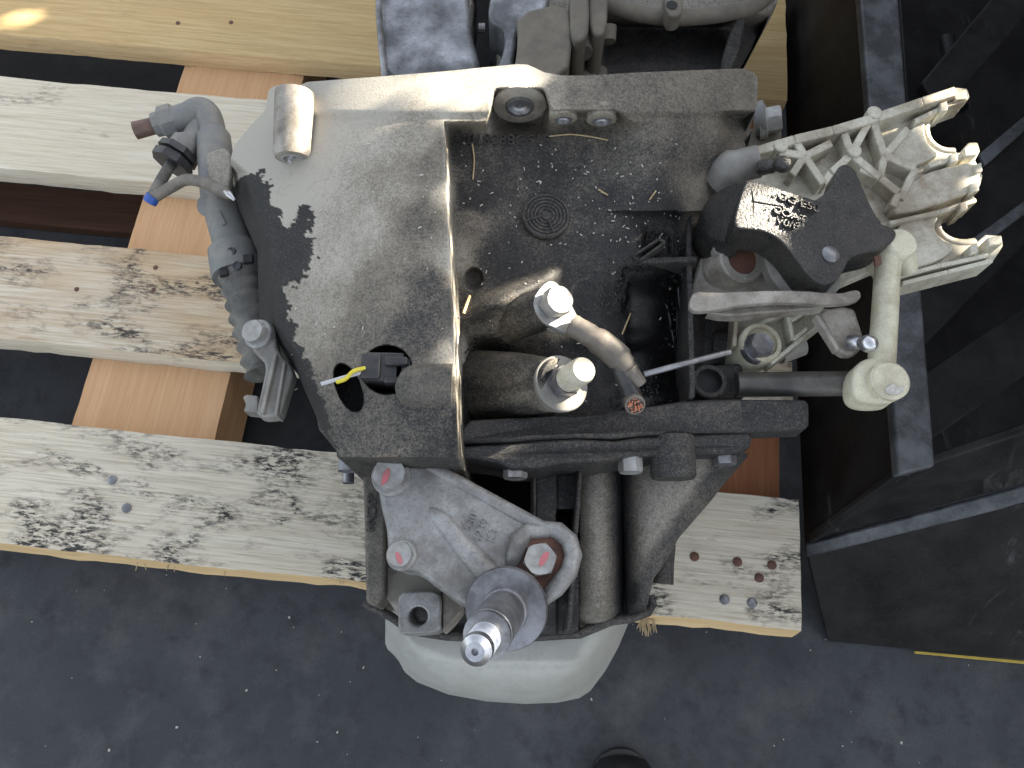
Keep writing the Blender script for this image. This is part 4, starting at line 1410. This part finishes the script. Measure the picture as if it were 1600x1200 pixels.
# fittings on the right of the flange
m = MB(); m.lathe(U(1178, 188, .33), Vector((1, 0, .3)), [(0, .014), (.006, .0165), (.009, .0165), (.010, .013)], 26); fi = m.build('side_fitting', MT['plastic_grey'], gb, angle=35)
hexbolt(fi, MT['bolt'], U(1192, 190, .33), Vector((1, 0, .3)), .0125, .016, .016, rot=.1)
m = MB(); m.prism([(1166, 200), (1222, 203), (1222, 246), (1160, 250)], .32, .06); m.build('side_block', MT['tan'], gb, bevel=.002)
m = MB(); m.prism(chaikin([(1164, 236, .375), (1172, 215, .38), (1176, 200, .38), (1168, 235, .36), (1140, 280, .35), (1124, 300, .35), (1130, 262, .37)], 1), depth=.03); m.build('side_lobe', MT['cast'], gb, bevel=.003)

# beads of oil along the webs of the pocket
MT['oil'] = surf('black oil', (.006, .006, .006), (.009, .008, .007), .08, 0, 50, bs=0, rvar=.02)
m = MB()
for k in range(190):
    z_ = random.random()
    if z_ < .40:
        x, y = random.gauss(944, 15), random.gauss(462, 22)
    elif z_ < .75:
        x, y = 1046 + random.gauss(0, 7) + random.random() * 20, random.uniform(428, 560)
    elif z_ < .9:
        x, y = random.gauss(1018, 12), random.gauss(604, 12)
    else:
        x, y = random.uniform(726, 760), random.uniform(520, 650)
    p = U(x, y, hb(x, y) - .0002)
    r_ = random.uniform(.0005, .0014)
    el_ = random.uniform(.8, 1.8)
    m.rings([[p + Vector((math.cos(a * .785) * r_ * q, math.sin(a * .785) * r_ * q * el_, z2 * r_)) for a in range(8)] for q, z2 in ((1, -.2), (.92, .35), (.55, .7), (.12, .82))])
ob_ = m.build('oil_beads', MT['oil'], gb, angle=80)
ob_['kind'] = 'stuff'
for pts in ([(1030, 455), (1042, 480), (1050, 520), (1057, 556)], [(1062, 430), (1060, 455), (1064, 490)], [(757, 560), (756, 582), (750, 594)]):
    m = MB(); m.tube(catmull([U(x, y, hb(x, y) + .0002) for x, y in pts], 5), .0014, 8); m.build('oil_run', MT['oil'], gb)

# pale grit, straw and splinters lying in the recess
m = MB()
def hsafe(x, y):
    return hb(x, y)
cnt = 0
while cnt < 180:
    x = random.gauss(905, 85); y = random.gauss(305, 62)
    if cnt > 90:
        x = random.uniform(440, 1070); y = random.uniform(200, 640)
    if not (ridge(y) + 22 < x < 1075 or 440 < x < ridge(y) - 6) or not 210 < y < 640:
        continue
    cnt += 1
    p = U(x, y, hsafe(x, y) + .0008)
    a = random.random() * 3.14
    L_ = random.choice((.0004, .0005, .0006, .0008, .0013))
    d = Vector((math.cos(a), math.sin(a), 0))
    m.box(p, d * L_, d.cross(Vector((0, 0, 1))) * random.uniform(.00025, .00042), Vector((0, 0, .0003)))
fl = m.build('grit_flecks', MT['fleck'], gb)
fl['kind'] = 'stuff'
def straw(pts, r=.0006):
    m = MB(); m.tube(catmull([U(x, y, hb(x, y) + .0012) for x, y in pts], 5), r, 6); return m.build('straw', MT['straw'], gb)
straw([(858, 213), (890, 210), (920, 213), (950, 219)])
straw([(738, 225), (741, 250), (739, 280)])
straw([(724, 490), (734, 462)], .0011)
straw([(972, 522), (985, 490)])
straw([(1015, 312), (1025, 298)])
straw([(935, 296), (950, 305)])

# ------------------------------------------------------------------ second gearbox behind
SO = U(900, 20, 0)
g2 = thing('second_gearbox', (SO.x, SO.y + .12, ZP), 'dark dusty gearbox casing behind the near gearbox on the pallet', 'gearbox')
H2 = .30
XL2 = [(-220, 640), (-60, 590), (20, 590), (140, 600)]
XR2 = [(-220, 1260), (0, 1216), (60, 1180), (140, 1130)]
def h2(x, y):
    h = .305
    h -= .05 * clamp((760 - x) / 170) ** 2
    h -= .055 * sstep(736, 744, x) * (1 - sstep(768, 776, x))
    q = sstep(930, 946, x)
    yy = y - 14 - ((x - 1050) / 160) ** 2 * -8
    h -= q * (.02 + .06 * sstep(18, 46, y) - .02 * sstep(60, 120, y))
    h -= .05 * clamp((x - 1120) / 90) ** 2
    return h
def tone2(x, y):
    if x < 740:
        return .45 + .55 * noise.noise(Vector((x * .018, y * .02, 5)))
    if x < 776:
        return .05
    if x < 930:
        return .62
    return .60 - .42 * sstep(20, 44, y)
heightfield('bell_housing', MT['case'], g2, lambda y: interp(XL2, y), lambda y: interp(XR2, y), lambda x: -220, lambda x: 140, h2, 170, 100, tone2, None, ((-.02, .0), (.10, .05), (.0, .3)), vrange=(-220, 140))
def part2(name, o, h, d, mat, bev=.003, ch=1):
    m = MB(); m.prism(chaikin(o, ch) if ch else o, h, d); return m.build(name, MT[mat], g2, bevel=bev, seg=3)
part2('silver_shell', [(592, -60), (722, -60), (736, 10), (734, 40), (746, 80), (752, 112), (690, 128), (598, 128), (592, 70)], .315, .05, 'silver', .012)
m = MB(); m.tube([U(594, -60, .322), U(592, 20, .322), U(596, 70, .32), U(602, 125, .318)], .0035, 10); m.build('shell_edge', MT['darksteel'], g2)
part2('rib_plate', [(806, 20), (890, 0), (896, 60), (884, 120), (800, 130), (810, 60)], .355, .06, 'tan', .003)
part2('mounting_ear', [(762, 22), (766, -10), (830, -60), (862, -50), (856, 10), (838, 24), (820, 26), (806, 60), (800, 120), (770, 120), (790, 70), (786, 40), (768, 34)], .345, .06, 'silver', .004)
part2('clamp_flange', [(892, -50), (918, -50), (922, 40), (914, 62), (896, 66), (890, 40)], .36, .06, 'tan', .004)
part2('clamp_flange', [(920, -50), (950, -50), (950, 30), (944, 54), (926, 56), (920, 30)], .355, .06, 'tan', .004)
m = MB(); m.tube([U(906, 60, .335), U(908, 84, .335)], [.013, .011], 18); m.build('clamp_boss', MT['tan'], g2)
m = MB(); m.tube([U(946, 44, .335), U(948, 66, .33)], [.011, .009], 18); m.build('clamp_boss', MT['tan'], g2)
m = MB(); m.tube([U(748, 44, .285), U(758, 44, .285)], .005, 10); m.build('pin', MT['bolt'], g2)
part2('cable_ear', [(1036, -20), (1066, -20), (1068, 18), (1058, 26), (1042, 24)], .335, .02, 'tan', .002)
m = MB(); m.lathe(U(1050, 8, .3354), Vector((0, 0, 1)), [(-.004, .0055), (.0004, .0055)], 16); m.build('ear_hole_shade', MT['hole'], g2)  # dark disc in place of the shade inside the ear
m = MB(); m.tube(catmull([U(942, 6, .318), U(1000, 22, .316), U(1060, 28, .314), U(1130, 22, .308), U(1180, 8, .30), U(1210, -14, .29)], 6), .008, 14); m.build('housing_rim', MT['tan'], g2, angle=60)
part2('side_rib', [(1150, 20), (1170, 8), (1150, 105), (1120, 118)], .27, .05, 'case', .003)
part2('inner_block', [(896, 92), (950, 98), (948, 130), (890, 130)], .285, .03, 'tan', .002)

# ------------------------------------------------------------------ black crate on the right
G0 = U(1300, 960, -ZP)
cr = thing('steel_crate', (G0.x + .15, G0.y + .3, 0), 'scuffed black steel crate with diagonal braces beside the pallet', 'crate')
def quadslab(name, pts, mat, th, bev=.003, parent=cr, label=None):
    """slab through four picture points with heights, th thick downwards along its normal"""
    P = [U(*p) for p in pts]
    nrm = (P[1] - P[0]).cross(P[-1] - P[0]).normalized()
    if nrm.z < 0:
        nrm = -nrm
    m = MB()
    m.rings([[p - nrm * th for p in P], P])
    return m.build(name, MT[mat], parent, bevel=bev, label=label)
quadslab('side_wall', [(1216, -80, -.06), (1256, 852, -.04), (1412, 742, .16), (1340, -80, .16)], 'crate', .01)
quadslab('front_wall', [(1256, 852, -.04), (1292, 1003, -.138), (1640, 1036, -.138), (1640, 778, .12)], 'crate', .01)
quadslab('top_rim', [(1338, -80, .175), (1398, -80, .175), (1462, 728, .175), (1404, 742, .175)], 'craterim', .016)
quadslab('front_rail', [(1256, 850, -.034), (1640, 748, .13), (1640, 778, .118), (1258, 872, -.04)], 'craterim', .008)
quadslab('front_rail_top', [(1262, 845, -.030), (1405, 742, .158), (1640, 660, .165), (1640, 746, .134)], 'crate', .01)
quadslab('crate_floor', [(1400, -80, -.13), (1460, 760, -.13), (1760, 740, -.13), (1700, -80, -.13)], 'crate', .005)
for a, b_, c_, d in (((1388, 418), (1640, 150), (1640, 340), (1440, 545)), ((1436, 588), (1640, 452), (1640, 560), (1450, 690)), ((1440, 128), (1640, -110), (1640, -20), (1470, 180))):
    quadslab('diagonal_brace', [(*a, .02), (*b_, .02), (*c_, .02), (*d, .02)], 'crate', .02)
quadslab('diagonal_bar', [(1520, 372, .06), (1640, 285, .06), (1640, 305, .06), (1528, 388, .06)], 'craterim', .01)
quadslab('diagonal_bar', [(1530, 240, .03), (1640, 148, .03), (1640, 170, .03), (1540, 258, .03)], 'craterim', .01)
m = MB()
m.tube([U(1480, 60, -.03), U(1500, 170, -.03)], .012, 12); m.build('inner_tube', MT['crate'], cr)
quadslab('edge_strip', [(1430, 1017, -.1375), (1640, 1036, -.1375), (1640, 1041, -.1375), (1430, 1021, -.1375)], 'yellowtape', .004, .0005)
quadslab('bottom_lip', [(1286, 1000, -.139), (1430, 1015, -.139), (1640, 1037, -.139), (1640, 1020, -.134), (1300, 992, -.134)], 'craterim', .003, .001)

# ------------------------------------------------------------------ shoe tip at the lower edge
sh0 = U(972, 1180, -ZP + .02)
shoe = thing('shoe', (sh0.x, sh0.y - .14, 0), 'black shoe toe on the asphalt in front of the pallet', 'shoe')
m = MB()
rings = []
for t, w, hh in ((0, .010, .012), (.004, .026, .026), (.016, .038, .036), (.04, .046, .045), (.09, .049, .058), (.16, .040, .085), (.22, .036, .095), (.27, .034, .08), (.285, .02, .05)):
    r_ = []
    for k in range(20):
        a = 2 * math.pi * k / 20
        zz = math.sin(a)
        r_.append(Vector((sh0.x + w * math.cos(a), sh0.y - t, .014 + (hh * max(0, zz) if zz > 0 else .002 * zz))))
    rings.append(r_)
m.rings(rings)
m.build('upper', MT['shoe'], shoe, angle=60)
m = MB()
o_ = [(-.036, -.012), (-.02, .004), (0, .009), (.02, .004), (.036, -.012), (.046, -.04), (.051, -.09), (.042, -.16), (.038, -.24), (.02, -.288), (-.02, -.288), (-.038, -.24), (-.042, -.16), (-.051, -.09), (-.046, -.04)]
o_ = chaikin(o_, 1)
m.rings([[Vector((sh0.x + x, sh0.y + y, .0005)) for x, y in o_], [Vector((sh0.x + x, sh0.y + y, .013)) for x, y in o_]])
m.build('sole', MT['blackplastic'], shoe, bevel=.002)

# pale grit on the asphalt
m = MB()
for k in range(95):
    x = random.uniform(-.75, .75); y = random.uniform(-.2, .14)
    a = random.random() * 3.14
    s_ = random.choice((.0005, .0006, .0008, .0009, .0015))
    d = Vector((math.cos(a), math.sin(a), 0))
    m.box(Vector((x, y, s_ * .4)), d * s_, d.cross(Vector((0, 0, 1))) * s_ * random.uniform(.5, .9), Vector((0, 0, s_ * .45)))
gr = m.build('grit', MT['fleck'])
gr['kind'] = 'stuff'; gr['label'] = 'scattered pale grit on the dark asphalt'; gr['category'] = 'grit'

# ------------------------------------------------------------------ unseen blocker added to shade the place and shape the sun patches
SH = Vector((SUN.x, SUN.y, 0)).normalized()
DS = 1.3
SC = SH * DS                               # foot of the screen
SD = Vector((-SH.y, SH.x, 0))              # along the screen
def onscreen(p):
    q = p + SUN * ((DS - p.dot(SH)) / SUN.dot(SH))
    return q.dot(SD), q.z
lit = [  # outlines of the sunlit places
    [(478, 128), (690, 112), (800, 98), (850, 112), (832, 150), (860, 176), (770, 196), (690, 196), (690, 150), (650, 182), (480, 180)],
    [(440, 130), (470, 130), (480, 242), (440, 242)],
    [(690, 250), (700, 250), (708, 440), (700, 440)],
    [(700, 440), (716, 440), (728, 470), (884, 414), (868, 440), (905, 470), (920, 505), (965, 530), (930, 566), (890, 540), (860, 520), (838, 470), (722, 520), (724, 680), (708, 680)],
    [(850, 568), (890, 556), (932, 590), (928, 630), (870, 644), (880, 600)],
    [(722, 590), (748, 592), (730, 625), (722, 630)],
    [(1140, 256), (1196, 246), (1180, 262), (1146, 288)],
    [(1160, 282), (1254, 306), (1236, 388), (1150, 356)],
    [(1212, 245), (1236, 245), (1236, 270), (1212, 270)],
    [(1436, 140), (1570, 130), (1570, 400), (1530, 400), (1460, 370), (1456, 330), (1520, 300), (1500, 250), (1440, 240)],
    [(0, 22), (50, 16), (72, 18), (48, 40), (0, 42)],
    [(52, 700), (80, 696), (104, 726), (88, 738), (62, 728)],
]
bpy.context.view_layer.update()
dg = bpy.context.evaluated_depsgraph_get()
RH, CW = .008, .008
votes = {}
org = Vector(cam.location)
y = -20
while y < 1210:
    x = -30
    while x < 1620:
        ok, hit, nr, _, _, _ = scene.ray_cast(dg, org, (U(x, y, 0) - org).normalized())
        if ok and nr.dot(SUN) > .02:
            if not scene.ray_cast(dg, hit + nr * .0006 + SUN * .0006, SUN)[0]:
                a_, z_ = onscreen(hit)
                key = (int(math.floor(a_ / CW)), int(math.floor(z_ / RH)))
                low = hit.z < ZP + .2 and x > 600
                if hit.z < ZP - .03:
                    low = True
                w_ = 1.3 if not low and any(inpoly(L_, x, y) for L_ in lit) else (-5.0 if low else -1.0)
                votes[key] = votes.get(key, 0) + w_ * nr.dot(SUN)
        x += 5
    y += 5
open_cells = {k for k, v in votes.items() if v > 0}  # gaps opened so the sun falls only on the chosen outlines
scr = thing('sun_blocker_screen', (SC.x, SC.y, 0), 'unseen sun blocker added right of the crate, gaps shaped for the lit patches', 'sun_blocker')
NB, NRB, A0, A1 = 12, 14, int(-1.1 / CW), int(1.75 / CW)
for bd in range(NB):
    m = MB()
    for r_ in range(bd * NRB, (bd + 1) * NRB):
        runs, start = [], None
        for k in range(A0, A1 + 1):
            op = (k, r_) in open_cells
            if not op and start is None:
                start = k
            if op and start is not None:
                runs.append((start, k)); start = None
        if start is not None:
            runs.append((start, A1 + 1))
        for a_, b_ in runs:
            m.box(SC + SD * ((a_ + b_) / 2 * CW) + Vector((0, 0, (r_ + .5) * RH)), SD * ((b_ - a_) / 2 * CW), SH * (.006 + .0008 * (r_ % 2)), Vector((0, 0, RH / 2 + .0003)))
    m.build('board', MT['sun_blocker'], scr)  # one band of the added blocker
for s_ in (A0 * CW, A1 * CW):
    m = MB(); m.box(SC + SD * s_ + SH * .03 + Vector((0, 0, .68)), SD * .02, SH * .02, Vector((0, 0, .68))); m.build('blocker_post', MT['sun_blocker'], scr)  # uprights of the added blocker
